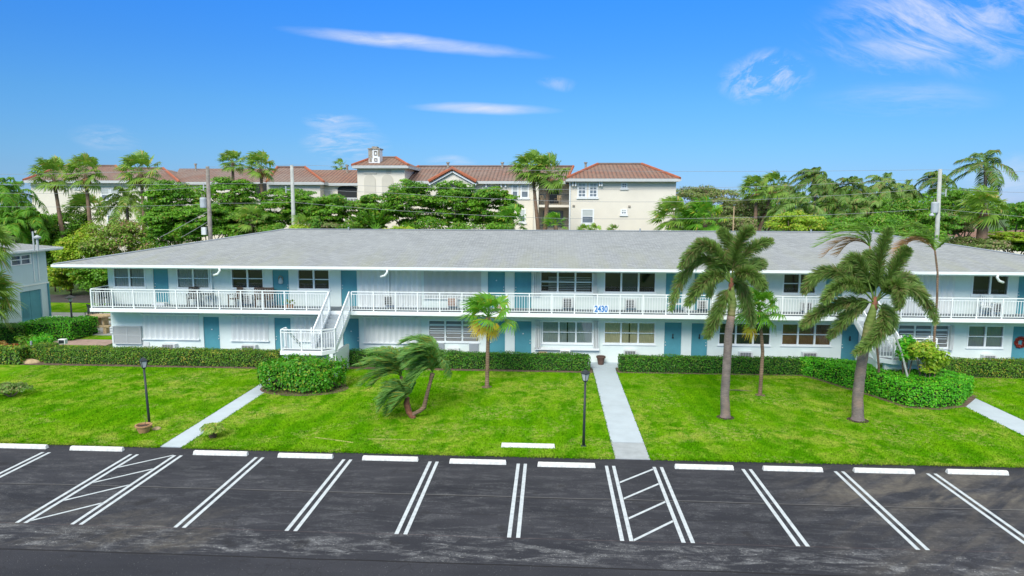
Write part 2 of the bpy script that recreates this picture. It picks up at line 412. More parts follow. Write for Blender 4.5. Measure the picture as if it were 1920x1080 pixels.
M['leaf_olive'] = leafmat('olive_leaf', (.05, .09, .02), (.20, .27, .07), (.27, .22, .12), .35, .2, .4)
M['hedge'] = leafmat('hedge_leaf', (.010, .065, .004), (.075, .27, .012), (.18, .30, .03), .25, .15, 2.5)
M['hedge_tip'] = leafmat('hedge_leaf_yellow_tips', (.018, .085, .006), (.15, .30, .02), (.36, .34, .04), .22, .15, 1.2)
M['hedge_bright'] = leafmat('bright_hedge_leaf', (.02, .16, .006), (.13, .52, .015), (.28, .50, .03), .15, .2, 3)
M['shrub_leaf'] = leafmat('shrub_leaf', (.014, .10, .004), (.10, .36, .014), (.26, .36, .03), .25, .2, 1.6)
M['hedge_red'] = leafmat('copper_leaf', (.10, .08, .02), (.30, .18, .04), (.40, .10, .03), .4, .2, 2)
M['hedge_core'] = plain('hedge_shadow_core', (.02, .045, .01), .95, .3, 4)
M['fern'] = leafmat('potted_fern_leaf', (.10, .22, .02), (.30, .42, .06), (.45, .42, .10), .3, .25, 4)

# ------------------------------------------------------------------ sky and sun
SUN_EL, SUN_AZ = 39., 194.     # degrees; azimuth measured clockwise from +Y
w = bpy.data.worlds.new('World'); sc.world = w; w.use_nodes = True
wt = w.node_tree; W = NT.__new__(NT); W.t = wt
bg = wt.nodes['Background']
sky = W.n('ShaderNodeTexSky', sky_type='NISHITA'); sky.sun_disc = False
sky.sun_elevation = R(SUN_EL); sky.sun_rotation = R(SUN_AZ); sky.air_density = 1.0; sky.dust_density = .3; sky.ozone_density = 2.5
tc = W.n('ShaderNodeTexCoord'); sp = W.n('ShaderNodeSeparateXYZ'); W.l(tc.outputs['Generated'], sp.inputs[0])
dx, dy, dz = sp.outputs
elev = dz
EXPO = .74; SK = 2**(.55-EXPO)
TINT = [(0.0, (0.252, 0.393, 0.8)), (0.015, (0.252, 0.393, 0.8)), (0.046, (0.207, 0.367, 0.721)), (0.091, (0.204, 0.366, 0.655)), (0.151, (0.203, 0.388, 0.638)), (0.268, (0.19, 0.426, 0.686)), (0.408, (0.155, 0.444, 0.809)), (0.533, (0.129, 0.476, 0.953)), (0.62, (0.14, 0.45, 0.95)), (0.8, (1.1, 1.1, 1.0))]
tint = W.ramp(W.math('MULTIPLY', elev, 2.), [(q, tuple(v*SK for v in c)) for q, c in TINT])
skyc = W.mix(1.0, sky.outputs[0], tint, 'MULTIPLY')
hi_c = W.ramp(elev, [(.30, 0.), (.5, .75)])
skyc = W.mix(hi_c, skyc, (6.4, 6.3, 5.9))      # unseen bright cloud overhead, added for soft neutral fill
safe_y = W.math('MAXIMUM', dy, .05)
A_ = W.math('DIVIDE', dx, safe_y); B_ = W.math('DIVIDE', dz, safe_y)
def ab(px, py):
    d = ray(px, py); return d[0]/d[1], d[2]/d[1]
cv = W.n('ShaderNodeCombineXYZ'); W.l(A_, cv.inputs[0]); W.l(B_, cv.inputs[1]); AB = cv.outputs[0]
def cloud(pts, thick, dens, nscale, stretch=(1, 5, 1), lo=.35, hi=.7, taper=True, rot=0.):
    """elongated wisp between two sight directions"""
    (a0, b0), (a1, b1) = ab(*pts[0]), ab(*pts[1])
    L = math.hypot(a1-a0, b1-b0); ux, uy = (a1-a0)/L, (b1-b0)/L; ca, cb = (a0+a1)/2, (b0+b1)/2
    da = W.math('SUBTRACT', A_, ca); db = W.math('SUBTRACT', B_, cb)
    s_ = W.math('DIVIDE', W.math('ADD', W.math('MULTIPLY', da, ux), W.math('MULTIPLY', db, uy)), L/2)
    t_ = W.math('ADD', W.math('MULTIPLY', da, -uy), W.math('MULTIPLY', db, ux))
    wn = W.noise(AB, 9, 3); t_ = W.math('ADD', t_, W.math('MULTIPLY', W.math('SUBTRACT', wn, .5), thick*.9))
    h = W.math('MAXIMUM', W.math('SUBTRACT', 1., W.math('MULTIPLY', s_, s_)), 0.)
    tt = W.math('DIVIDE', t_, thick)
    r2 = W.math('MULTIPLY', tt, tt)
    e = W.math('MAXIMUM', W.math('SUBTRACT', h, r2), 0.)
    e = W.math('POWER', e, 1.5)
    vr = W.n('ShaderNodeVectorRotate', rotation_type='Z_AXIS'); W.l(AB, vr.inputs['Vector']); vr.inputs['Angle'].default_value = rot
    mp = W.n('ShaderNodeMapping'); mp.inputs['Scale'].default_value = stretch; W.l(vr.outputs[0], mp.inputs['Vector'])
    n = W.ramp(W.noise(mp.outputs[0], nscale, 9, .68, .6), [(lo, 0.), (hi, 1.)])
    return W.math('MULTIPLY', W.math('MULTIPLY', e, n), dens)
cl = cloud([(505, 52), (1050, 108)], .0125, .85, 10, (1, 5, 1), .18, .66)
for c in (cloud([(755, 200), (1065, 208)], .0095, .85, 8, (1, 5, 1), .12, .62),
          cloud([(1480, 70), (2100, 10)], .085, 1.0, 9, (1, 3.2, 1), .43, .72, rot=R(24)),
          cloud([(1560, 85), (1840, 95)], .022, 1.1, 7, (1, 5, 1), .36, .66, rot=R(14)),
          cloud([(1335, 150), (1535, 140)], .040, .95, 20, (1, 1.8, 1), .46, .68, rot=R(-25)),
          cloud([(555, 262), (740, 280)], .040, 1.0, 9, (1, 6, 1), .44, .7),
          cloud([(560, 225), (690, 232)], .014, .9, 12, (1, 5, 1), .40, .7),
          cloud([(120, 250), (280, 270)], .022, .5, 9, (1, 4, 1), .42, .7),
          cloud([(1500, 190), (1900, 185)], .03, .35, 6, (1, 5, 1), .4, .7),
          cloud([(1000, 150), (1090, 162)], .012, .5, 14, (1, 2, 1), .45, .7),
          cloud([(1780, 330), (1990, 340)], .04, .7, 5, (1, 4, 1), .35, .7),
          cloud([(790, 300), (900, 303)], .010, .6, 12, (1, 4, 1), .4, .7)):
    cl = W.math('MAXIMUM', cl, c)
cl = W.math('MULTIPLY', W.math('MINIMUM', cl, .85), W.math('GREATER_THAN', dy, .1))
CLOUD_LEVEL = 4.6*SK
skyc = W.mix(cl, skyc, (CLOUD_LEVEL*.86, CLOUD_LEVEL*.93, CLOUD_LEVEL*1.10))
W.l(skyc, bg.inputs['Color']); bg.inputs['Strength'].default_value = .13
sl = bpy.data.lights.new('sun', 'SUN'); so = bpy.data.objects.new('sun', sl); col.objects.link(so)
sl.energy = 2.05; sl.angle = R(26); sl.color = (1., .95, .87)
dirv = Vector((math.sin(R(SUN_AZ))*math.cos(R(SUN_EL)), math.cos(R(SUN_AZ))*math.cos(R(SUN_EL)), math.sin(R(SUN_EL))))
so.rotation_euler = dirv.to_track_quat('Z', 'Y').to_euler()
sc.view_settings.view_transform = 'Standard'; sc.view_settings.look = 'None'; sc.view_settings.exposure = EXPO; sc.view_settings.gamma = 1
sc.cycles.max_bounces = 6; sc.cycles.transparent_max_bounces = 12; sc.cycles.diffuse_bounces = 3; sc.cycles.caustics_reflective = False

# ------------------------------------------------------------------ foliage toolkit
WIND = np.array([-.75, .1, 0.])
def nrm(a): return a/(np.linalg.norm(a, axis=-1, keepdims=True)+1e-9)
def strips(P0, P1, P2, S, w0, w1, w2):
    n = len(P0)
    def c(x): return np.broadcast_to(np.asarray(x, float).reshape(-1, 1), (n, 1))
    V = np.stack([P0-S*c(w0)/2, P0+S*c(w0)/2, P1-S*c(w1)/2, P1+S*c(w1)/2, P2-S*c(w2)/2, P2+S*c(w2)/2], 1).reshape(-1, 3)
    b = np.arange(n)[:, None]*6
    Fq = np.concatenate([b+np.array([[0, 1, 3, 2]]), b+np.array([[2, 3, 5, 4]])])
    return V, Fq
def cards(C, D, S, L, Wd):      # diamond leaves
    n = len(C); L = np.broadcast_to(np.asarray(L, float).reshape(-1, 1), (n, 1)); Wd = np.broadcast_to(np.asarray(Wd, float).reshape(-1, 1), (n, 1))
    V = np.stack([C-D*L*.5, C+S*Wd*.5-D*L*.05, C+D*L*.5, C-S*Wd*.5-D*L*.05], 1).reshape(-1, 3)
    return V, np.arange(n)[:, None]*4+np.array([[0, 1, 2, 3]])
def tube_np(pts, rad, n=5):
    mb = MB().tube(pts, rad, n, cap=False); return np.array(mb.v), np.array(mb.f)

def frond(p0, p1, p2, rng, nl=46, L=.5, wd=.035, mode='pinnate', droop=.35, wind=.25, rad=.025, start=.12, fwd=.55):
    p0, p1, p2 = map(lambda a: np.array(a, float), (p0, p1, p2))
    t = np.linspace(start, 1, nl)[:, None] + rng.normal(0, .004, (nl, 1))
    pos = (1-t)**2*p0 + 2*t*(1-t)*p1 + t*t*p2
    tan = nrm(2*(1-t)*(p1-p0)+2*t*(p2-p1))
    side = nrm(np.cross(tan, np.array([0, 0, 1.])+rng.normal(0, .02, 3))); nor = np.cross(side, tan)
    Lp = L*(.45+.75*np.sin(np.pi*np.clip(.12+.78*t, 0, 1)))*rng.uniform(.85, 1.1, (nl, 1))
    Lp *= np.where(t > .93, .75, 1)
    out = []
    if mode == 'plumose':
        for k in range(7):
            th = rng.uniform(0, 2*np.pi, (nl, 1))
            d = nrm((side*np.cos(th)+nor*np.sin(th))*.85 + tan*fwd + rng.normal(0, .12, (nl, 3)) + WIND*wind*.5)
            P1 = pos + d*Lp*.55; P2 = pos + d*Lp + np.array([0, 0, -1.])*droop*Lp + WIND*wind*Lp
            S = nrm(np.cross(d, rng.normal(0, 1, (nl, 3)))); out.append(strips(pos, P1, P2, S, wd*.6, wd, wd*.25))
    else:
        for s in (-1, 1):
            d = nrm(side*s*.9 + tan*fwd + nor*rng.uniform(.0, .35, (nl, 1)) + rng.normal(0, .07, (nl, 3)) + WIND*wind*.6)
            P1 = pos + d*Lp*.55 + np.array([0, 0, -1.])*droop*.22*Lp; P2 = pos + d*Lp*.92 + np.array([0, 0, -1.])*droop*Lp + WIND*wind*Lp
            S = nrm(np.cross(d, nor+rng.normal(0, .5, (nl, 3)))); out.append(strips(pos, P1, P2, S, wd*.6, wd, wd*.2))
    tt = np.linspace(0, 1, 9)[:, None]; rp = (1-tt)**2*p0 + 2*tt*(1-tt)*p1 + tt*tt*p2
    out.append(tube_np(list(rp), list(rad*(1-.8*tt[:, 0])), 5))
    return out

def auto_fronds(c, rng, n, length, elev=(-.4, 1.2), wind=.3, leanz=.35, **kw):
    out = []
    for k in range(n):
        az = 2*np.pi*(k*.381966)+rng.uniform(-.25, .25); e = elev[0]+(elev[1]-elev[0])*((k+.5)/n)+rng.uniform(-.12, .12)
        l = length*rng.uniform(.85, 1.1)
        d = np.array([np.cos(az)*np.cos(e), np.sin(az)*np.cos(e), np.sin(e)])
        d = d + WIND*wind*.6; d /= np.linalg.norm(d)
        p1 = c + d*l*.52 + np.array([0, 0, .06*l])
        hd = np.array([d[0], d[1], 0]); 
        p2 = p1 + (hd*.5 + WIND*wind*.7)*l*.8 + np.array([0, 0, -leanz*l*(.6+.5*np.cos(e)) + max(0, d[2])*l*.28])
        out += frond(c, p1, p2, rng, wind=wind*.4, **kw)
    return out

def fan_leaf(c, d, n, R0, rng, petiole, segs=22, wind=.3, droop=.3, spread=1.95):
    out = []
    h = c + d*petiole
    out.append(tube_np([c, c+d*petiole*.5+np.array([0, 0, .02]), h], [.022, .018, .014], 4))
    side = nrm(np.cross(d, n)); n = np.cross(side, d)
    a = np.linspace(-spread, spread, segs)[:, None]
    L = R0*(1-.22*(np.abs(a)/spread)**2)*rng.uniform(.92, 1.05, (segs, 1))
    dd = nrm(np.cos(a)*d + np.sin(a)*side - n*.12*np.abs(np.sin(a*1.0)) + rng.normal(0, .03, (segs, 3)))
    P0 = np.repeat(h[None], segs, 0); P1 = P0 + dd*L*.55
    P2 = P0 + dd*L + np.array([0, 0, -1.])*droop*L*rng.uniform(.6, 1.3, (segs, 1)) + WIND*wind*L*.6
    S = nrm(np.cross(dd, n)+rng.normal(0, .05, (segs, 3)))
    out.append(strips(P0, P1, P2, S, .015, R0*.55*2*spread/segs*1.05, R0*.02))
    return out
def fan_crown(c, rng, n, size, elev=(-.9, 1.35), wind=.3, segs=20, pet=.5):
    out = []
    for k in range(n):
        az = 2*np.pi*k*.381966+rng.uniform(-.2, .2); e = elev[0]+(elev[1]-elev[0])*((k+.5)/n)**.9+rng.uniform(-.1, .1)
        d = np.array([np.cos(az)*np.cos(e), np.sin(az)*np.cos(e), np.sin(e)]) + WIND*wind*.45; d /= np.linalg.norm(d)
        up = np.array([0, 0, 1.]) - d*d[2] + rng.normal(0, .2, 3); up /= np.linalg.norm(up)
        out += fan_leaf(np.array(c, float), d, up, size*.58*rng.uniform(.85, 1.1), rng, size*pet*rng.uniform(.8, 1.1), segs, wind)
    return out

def blob_leaves(c, rad, rng, nclump, nleaf, leaf, flat=.55, clump_r=.33, lumpy=1., up=.45):
    """a broadleaf crown: leaf clumps spread through an ellipsoid"""
    c = np.array(c, float); rad = np.array(rad, float)
    u = nrm(rng.normal(0, 1, (nclump, 3))); rr = rng.uniform(.35, 1.0, (nclump, 1))**.6
    cc = c + u*rr*rad*(1-clump_r*.6); cc[:, 2] = np.maximum(cc[:, 2], c[2]-rad[2]*.9)
    cr = clump_r*rng.uniform(.55, 1.25, (nclump, 1))*lumpy
    per = max(8, nleaf//nclump)
    k = np.repeat(np.arange(nclump), per); n = len(k)
    q = nrm(rng.normal(0, 1, (n, 3))); q[:, 2] = np.where(q[:, 2] < -.3, -q[:, 2]*.7, q[:, 2])
    s = rng.uniform(.55, 1.02, (n, 1))
    r3 = np.array([rad[0], rad[1], max(rad[2], min(rad[0], rad[1])*.6)*flat*1.2])
    pos = cc[k] + q*s*cr[k]*r3
    N = nrm(q + np.array([0, 0, up]) + rng.normal(0, .45, (n, 3)))
    D = nrm(np.cross(N, rng.normal(0, 1, (n, 3)))); S = np.cross(N, D)
    l = leaf*rng.uniform(.6, 1.35, (n, 1))
    return [cards(pos, D, S, l, l*.62)]

def hedge_leaves(poly, z0, z1, rng, dens=420, leaf=.075, round_=.05, bulge=.03):
    """leaves over the top and sides of an extruded outline (poly counter-clockwise)"""
    poly = np.array(poly, float); out_c = []; out_n = []
    for i in range(len(poly)):
        a, b = poly[i], poly[(i+1) % len(poly)]; e = b-a; L = np.hypot(*e)
        n = int(L*(z1-z0)*dens); t = rng.uniform(0, 1, n); z = z0+(z1-z0)*rng.uniform(0, 1, n)**.9
        nv = np.array([e[1], -e[0]])/L; off = rng.normal(0, .03, n) + bulge*np.sin(a[0]*3+t*L*2.1+z*3) - round_*np.clip((z-(z1-.12))/.12, 0, 1)
        out_c.append(np.column_stack([a[0]+e[0]*t+nv[0]*off, a[1]+e[1]*t+nv[1]*off, z])); out_n.append(np.tile([nv[0], nv[1], .35], (n, 1)))
    mn, mx = poly.min(0), poly.max(0); n = int((mx-mn).prod()*dens*1.1)
    x = rng.uniform(mn[0], mx[0], n); y = rng.uniform(mn[1], mx[1], n)
    ins = np.zeros(n, bool)
    for i in range(len(poly)):
        a, b = poly[i], poly[(i+1) % len(poly)]
        cnd = ((a[1] > y) != (b[1] > y)) & (x < (b[0]-a[0])*(y-a[1])/((b[1]-a[1])+1e-12)+a[0]); ins ^= cnd
    x, y = x[ins], y[ins]; zz = z1+rng.normal(0, .022, len(x))+.03*np.sin(x*2.3)+.02*np.sin(y*5+x*4)
    out_c.append(np.column_stack([x, y, zz])); out_n.append(np.tile([0, 0, 1.], (len(x), 1)))
    C = np.concatenate(out_c); N = nrm(np.concatenate(out_n)+rng.normal(0, .5, (len(C), 3)))
    D = nrm(np.cross(N, rng.normal(0, 1, (len(C), 3)))); S = np.cross(N, D); l = leaf*rng.uniform(.6, 1.4, (len(C), 1))
    return [cards(C, D, S, l, l*.65)]
def inset(poly, d):
    poly = np.array(poly, float); c = poly.mean(0); out = []
    n = len(poly)
    for i in range(n):
        a, b, e = poly[i-1], poly[i], poly[(i+1) % n]
        n1 = np.array([(b-a)[1], -(b-a)[0]]); n1 /= np.hypot(*n1); n2 = np.array([(e-b)[1], -(e-b)[0]]); n2 /= np.hypot(*n2)
        k = n1+n2; k /= max(np.dot(k, n1), .3); out.append(tuple(b-k*d))
    return out
def hedge(poly, z1, mat, label, group=None, name='hedge', seed=1, dens=620, leaf=.062, z0=.06, cat='hedge'):
    rng = np.random.default_rng(seed); c = np.mean(np.array(poly), 0)
    e = empty(name, (c[0], c[1], 0), label, cat, group)
    npmesh('foliage', hedge_leaves(poly, z0, z1, rng, dens, leaf), M[mat], e)
    MB().prism(inset(poly, .07), .0, z1-.06).build('branches_or_core', M['hedge_core'], e)  # solid dark core, puts the hedge's inner shade into colour
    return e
def ellipse(cx, cy, rx, ry, n=18, rot=0., pw=1.):
    o = []
    for k in range(n):
        a = 2*math.pi*k/n; x = math.copysign(abs(math.cos(a))**pw, math.cos(a))*rx; y = math.copysign(abs(math.sin(a))**pw, math.sin(a))*ry
        o.append((cx+x*math.cos(rot)-y*math.sin(rot), cy+x*math.sin(rot)+y*math.cos(rot)))
    return o

def limbs(base, c, rad, rng, r0, n=6):
    mb = MB(); base = np.array(base, float); c = np.array(c, float)
    fork = base*.45+c*.55; fork[2] = base[2]+(c[2]-base[2])*.55
    mb.tube([base, base*.6+fork*.4+rng.normal(0, .1, 3)*[1, 1, 0], fork], [r0*1.3, r0, r0*.75], 8)
    for k in range(n):
        az = 2*np.pi*k/n+rng.uniform(-.3, .3); tip = c+np.array([np.cos(az)*rad[0]*.7, np.sin(az)*rad[1]*.7, rng.uniform(-.1, .6)*rad[2]])
        mid = fork*.5+tip*.5+np.array([0, 0, .12*rad[2]]); mb.tube([fork-np.array([0, 0, .1]), mid, tip], [r0*.5, r0*.33, r0*.12], 6)
    return mb
def tree(px, py, rx, ry, Y, mat, label, group, seed, name='tree', nclump=34, nleaf=6000, leaf=.26, flat=.5, depth=None, up=.45, clump_r=.33, top_only=False):
    rng = np.random.default_rng(seed); c = P(px, py, Y); s = Y*1.005/F_PX
    rad = np.array([rx*s, depth or min(rx*s, 4.5), ry*s]); c = np.array(c)
    low = max(c[2]-rad[2], .2); c[2] = (c[2]+rad[2]+low)/2; rad[2] = c[2]-low
    base = np.array([c[0], c[1], 0])
    e = empty(name, base, label, 'tree' if name != 'shrub' else 'shrub', group)
    npmesh('crown', blob_leaves(c, rad, rng, nclump, nleaf, leaf, flat, clump_r, up=up), M[mat], e)
    limbs(base, c-np.array([0, 0, rad[2]*.3]), rad, rng, .16 if name != 'shrub' else .06).build('trunk', M['bark'], e, smooth=True)
    return e

# ------------------------------------------------------------------ ground, lot, walks
def sheet(name, poly, z, mat, parent=None, kind='structure'):
    mb = MB(); n = len(poly); mb.v = [(p[0], p[1], z) for p in poly]; mb.f = [tuple(range(n))]
    o = mb.build(name, mat, parent)
    if parent is None: tag(o, kind=kind)
    return o
M['ground'] = plain('dull_ground', (.06, .12, .02), .95, .3, .3)
sheet('ground', [(-900, -60), (900, -60), (900, 1400), (-900, 1400)], -.012, M['ground'])
EDGE_Y = 22.05
lot = sheet('parking_lot', [(-60, 4), (60, 4), (60, EDGE_Y+.12), (-60, EDGE_Y+.12)], 0.0, M['asphalt'])
WALL_Y, SLAB_Y, EAVE_Y = 35.8, 34.3, 34.15
# lawns, a little above the asphalt
LZ = .035
def wavy(xa, xb, n=40):
    rng = np.random.default_rng(int(abs(xa*10))); return [(xa+(xb-xa)*k/n, EDGE_Y+.03*math.sin(k*1.7)+rng.normal(0, .012)+.0011*((xa+(xb-xa)*k/n)+1)**2*.4) for k in range(n+1)]
LW = (-13.36, -12.58); CW = (2.2, 3.35); RW = (17.3, 18.5)
def lawn_poly(x0, x1, y1): return wavy(x0, x1) + [(x1, y1), (x0, y1)]
lawns = [(-60, LW[0]-.02, 33.2), (LW[1]+.02, CW[0]-.02, 33.5), (CW[1]+.02, RW[0]-.02, 33.7), (RW[1]+.02, 60, 33.9)]
for a, b, y1 in lawns: 
    o = MB().prism(lawn_poly(a, b, y1), -.01, LZ).build('lawn', M['lawn']); tag(o, kind='structure')
def walk(name, x0, x1, y0, y1, mat='walk', z=.03):
    mb = MB(); y = y0
    while y < y1-.01:
        e = min(y+1.5, y1); mb.box(x0, x1, y, e-.012, -.01, z); y = e
    return tag(mb.build(name, M[mat]), kind='structure')
walk('walkway', LW[0], LW[1], EDGE_Y+.1, 33.3)
walk('walkway', CW[0], CW[1], EDGE_Y+1.55, 34.6)
M['walk_worn'] = plain('worn_walk_end', (.36, .40, .42), .85, .1, 2)
walk('walkway', CW[0], CW[1], EDGE_Y-.02, EDGE_Y+1.53, 'walk_worn', .028)
walk('walkway', RW[0], RW[1], EDGE_Y+.1, 33.6)
tag(MB().box(-26.2, 30, 34.72, WALL_Y-.01, -.01, .05).build('pavement', M['walk']), kind='structure')
# planting beds
def bed(poly, z=.05): return tag(MB().prism(poly, -.008, z).build('flower_bed', M['mulch']), kind='structure')
bed([(-28.6, 33.3), (-13.5, 33.25), (-13.5, 34.7), (-28.6, 34.7)], .042)
bed([(-12.5, 33.45), (2.15, 33.6), (2.15, 34.7), (-12.5, 34.7)], .042)
bed([(3.4, 33.6), (13.6, 33.6), (13.6, 34.7), (3.4, 34.7)], .042)
bed([(18.6, 33.8), (34, 33.85), (34, 34.7), (18.6, 34.7)], .042)
# behind and beside the building: drive, grass, patio
tag(MB().box(-75, 60, 54.7, 59.4, -.01, .004).build('driveway', M['drive']), kind='structure')
for q in ((-75, -26.5, 49.7, 54.6), (-75, -26.3, 39.95, 41.2), (-75, -26.3, 34.8, 38.2)):
    tag(MB().box(q[0], q[1], q[2], q[3], -.01, .012).build('lawn', M['lawn']), kind='structure')
tag(MB().box(-42, -26.5, 47.3, 49.6, -.01, .03).build('path', M['concrete']), kind='structure')
tag(MB().box(-33.4, -25.4, 41.3, 46.4, -.01, .02).build('patio', M['concrete']), kind='structure')
tag(MB().box(-60, -26.0, 38.3, 39.85, -.01, .025).build('path', M['concrete_pink']), kind='structure')

# grass blades: real tufts over the lawns
def grass():
    rng = np.random.default_rng(5); Cs = []
    for a, b, y1 in lawns:
        a = max(a, -26); b = min(b, 26); n = int((b-a)*(y1-EDGE_Y)*400)
        y = EDGE_Y-.01+(y1-EDGE_Y)*rng.uniform(0, 1, n)**1.25; x = rng.uniform(a-.04, b+.04, n)
        Cs.append(np.column_stack([x, y, np.full(n, LZ-.01)]))
        n = int((b-a)*500); x = rng.uniform(a, b, n); Cs.append(np.column_stack([x, EDGE_Y+rng.normal(0, .05, n)+.0005*(x+1)**2, np.full(n, LZ-.03)]))
    C = np.concatenate(Cs); n = len(C); D = nrm(np.column_stack([rng.normal(0, .55, n), rng.normal(0, .55, n), np.ones(n)]))
    S = nrm(np.column_stack([rng.normal(0, 1, n), rng.normal(0, .6, n), np.zeros(n)]))
    h = rng.uniform(.03, .075, (n, 1))
    V, Fq = cards(C+D*h*.5, D, S, h, .026)
    return V, Fq
tag(npmesh('grass', [grass()], M['blade']), 'short bright green grass blades over the front lawns', 'grass', kind='stuff')

# painted stall lines
LINES = [-16.9, -13.84, -12.33, -9.55, -6.6, -3.74, -.86, 1.98, 3.5, 6.3, 9.17, 12.0, 15.0]
def mark(poly, name='stall_line'): return sheet(name, poly, .004, M['line'], lot)
for i, x in enumerate(LINES):
    mb = MB()
    for s in (-.115, .115): mb.quad((x+s-.052, 16.45, .004), (x+s+.052, 16.45, .004), (x+s+.052, 21.42, .004), (x+s-.052, 21.42, .004))
    mb.build('stall_line', M['line'], lot)
def hatch(x0, x1, ys, slope):
    mb = MB()
    for y in ys: mb.quad((x0, y-.055, .0045), (x1, y+slope-.055, .0045), (x1, y+slope+.055, .0045), (x0, y+.055, .0045))
    mb.build('hatching', M['line'], lot)
hatch(-13.66, -12.51, (16.6, 17.85, 19.1, 20.3), 1.12)
hatch(2.16, 3.32, (16.5, 17.7, 18.95, 20.1), 1.12)

# wheel stops
WS = [(40, 836), (182, 840.5), (414, 849), (573, 854), (732, 859), (896, 865), (1062, 871), (1320, 875), (1486, 878.5), (1657, 882), (1832, 884.5)]
ws_where = ['white concrete wheel stop cut by the left picture edge', 'white concrete wheel stop in front of the left hatched bay', 'white concrete wheel stop right of the left hatched bay, nearest the left walkway foot',
  'fourth white concrete wheel stop from the left, right of the small potted fern', 'white concrete wheel stop below the leaning wind-blown palm', 'white concrete wheel stop between the leaning palm and the stop lying on the lawn', 'white concrete wheel stop just left of the central walkway foot',
  'white concrete wheel stop just right of the central walkway foot', 'second white concrete wheel stop right of the central walkway', 'white concrete wheel stop nearest the right bushy palm trunk, third right of the central walkway', 'rightmost white concrete wheel stop beside the worn brown patch']
def wheel_stop(c):
    prof = [(-.09, 0), (.09, 0), (.07, .10), (.045, .13), (-.045, .13), (-.07, .10)]
    mb = MB().prism_x(prof, -.93, .93)
    # tapered ends
    for k, v in enumerate(mb.v):
        if v[2] > .05: mb.v[k] = (v[0]*.975, v[1], v[2])
    return mb.build('wheel_stop', M['wheelstop'], None, bevel=.012)
w0 = wheel_stop(None); first = True
for (px, py), lab in zip(WS, ws_where):
    g = G(px, py, .07); o = w0 if first else w0.copy()
    if not first: col.objects.link(o)
    first = False
    o.location = (g[0], g[1], 0.0); tag(o, lab, 'wheel stop', 'wheel stops along the stall heads')
o = w0.copy(); col.objects.link(o); g = G(990, 835, .1); o.location = (g[0], g[1], LZ); tag(o, 'spare white wheel stop lying on the grass left of the central lamp post', 'wheel stop', 'wheel stops along the stall heads')

# ------------------------------------------------------------------ main building
B = empty('apartment_building', (0, 40, 0), 'long two-storey pale mint apartment block with grey hip roof, white balcony and teal doors', 'building')
BX0 = P(203, 530, WALL_Y)[0]; BX1 = 26.3; BY1 = 49.6
Z1B, Z1 = 2.66, 2.86       # slab under / top
ZE = 4.97                 # eave underside
def wx(px, py): return P(px, py, WALL_Y)[0]
def wz(px, py): return P(px, py, WALL_Y)[2]
upper = [  # x0,x1,y_sill, type
 (214, 272, 539, 'win2', 'blind'), (286.5, 317, None, 'door'), (332.8, 392, 541, 'win2', 'blind'), (434.7, 493.6, 541, 'win2', 'dark'),
 (510, 542.5, None, 'door', 'charm'), (559, 617.5, 543, 'win2', 'dark'), (638, 670.3, None, 'door'), (674, 730, 575, 'shut'), (731, 790, 575, 'shut'), (795, 902, 560, 'panel'),
 (913.5, 948, None, 'door', 'dot'), (963.6, 997.5, None, 'door'), (1014, 1111, 549, 'louv3', 'mixed'), (1133.6, 1229, 549, 'win3s', 'screen'),
 (1247.5, 1281, None, 'door'), (1301, 1334, None, 'door'), (1368, 1442, 585, 'shut'), (1469, 1530, 551, 'win2', 'dark'), (1548, 1582, None, 'door'),
 (1610, 1640, 590, 'shut'), (1684, 1791, 592, 'shut'), (1824, 1891, 554, 'win2s', 'dark'), (1909, 1945, None, 'door'), (1965, 2040, 556, 'win2', 'dark')]
lower = [
 (215, 267, 611, 644, 'vent'), (269.5, 373.5, 590, 636, 'shut'), (381, 413, 593, None, 'door', 'dot'), (434, 503.5, 592, 639, 'shut'), (514, 546.7, 595, None, 'door'),
 (551.7, 608, 593, 640, 'shut'), (642, 674.4, 596, None, 'door', 'dot'), (683, 789.7, 595, 643, 'shut'), (804, 898, 600, 641, 'louv3x', 'blind'), (916, 948, 601, None, 'door'),
 (964, 997.5, 601, None, 'door', 'dot'), (1017, 1111, 602, 644, 'win3', 'blind'), (1133, 1228, 603.6, 645, 'win3', 'yellow'), (1244.7, 1279, 603.5, None, 'door', 'knock'),
 (1295.5, 1328, 605, None, 'door', 'knock'), (1348, 1444, 605, 647, 'win3', 'blinddark'), (1466, 1558, 606.5, 648, 'win3', 'brown'), (1577.5, 1612, 607, None, 'door', 'knock'),
 (1684, 1778, 608.5, 652, 'louv3x', 'dark'), (1815, 1881, 610, 652, 'win2', 'blindgrey'), (1898, 1932, 611, None, 'door', 'wreath'), (1955, 2040, 613, 653, 'win2', 'dark')]
ops_u = []; ops_l = []
for f in upper:
    x0, x1 = wx(f[0], 525), wx(f[1], 525); t = f[3]
    z0 = Z1+.03 if f[2] is None else wz((f[0]+f[1])/2, f[2]); z1 = 4.86
    ops_u.append((x0, x1, z0, z1, t, f[4] if len(f) > 4 else None))
for f in lower:
    x0, x1 = wx(f[0], 625), wx(f[1], 625); z1 = wz((f[0]+f[1])/2, f[2]); z0 = .07 if f[3] is None else wz((f[0]+f[1])/2, f[3]); t = f[4]
    ops_l.append((x0, x1, z0, z1, t, f[5] if len(f) > 5 else None))
wall = MB(); TH = .22
def wall_strip(ops, zb, zt):
    x = BX0
    for (x0, x1, z0, z1, t, *_r2) in sorted(ops):
        if t in ('shut', 'panel', 'vent'): continue
        if x0 > x: wall.box(x, x0, WALL_Y, WALL_Y+TH, zb, zt)
        if z0 > zb+.05: wall.box(x0, x1, WALL_Y, WALL_Y+TH, zb, z0)
        if z1 < zt-.01: wall.box(x0, x1, WALL_Y, WALL_Y+TH, z1, zt)
        x = x1
    wall.box(x, BX1, WALL_Y, WALL_Y+TH, zb, zt)
wall_strip(ops_l, 0., Z1B); wall_strip(ops_u, Z1, ZE-.0)
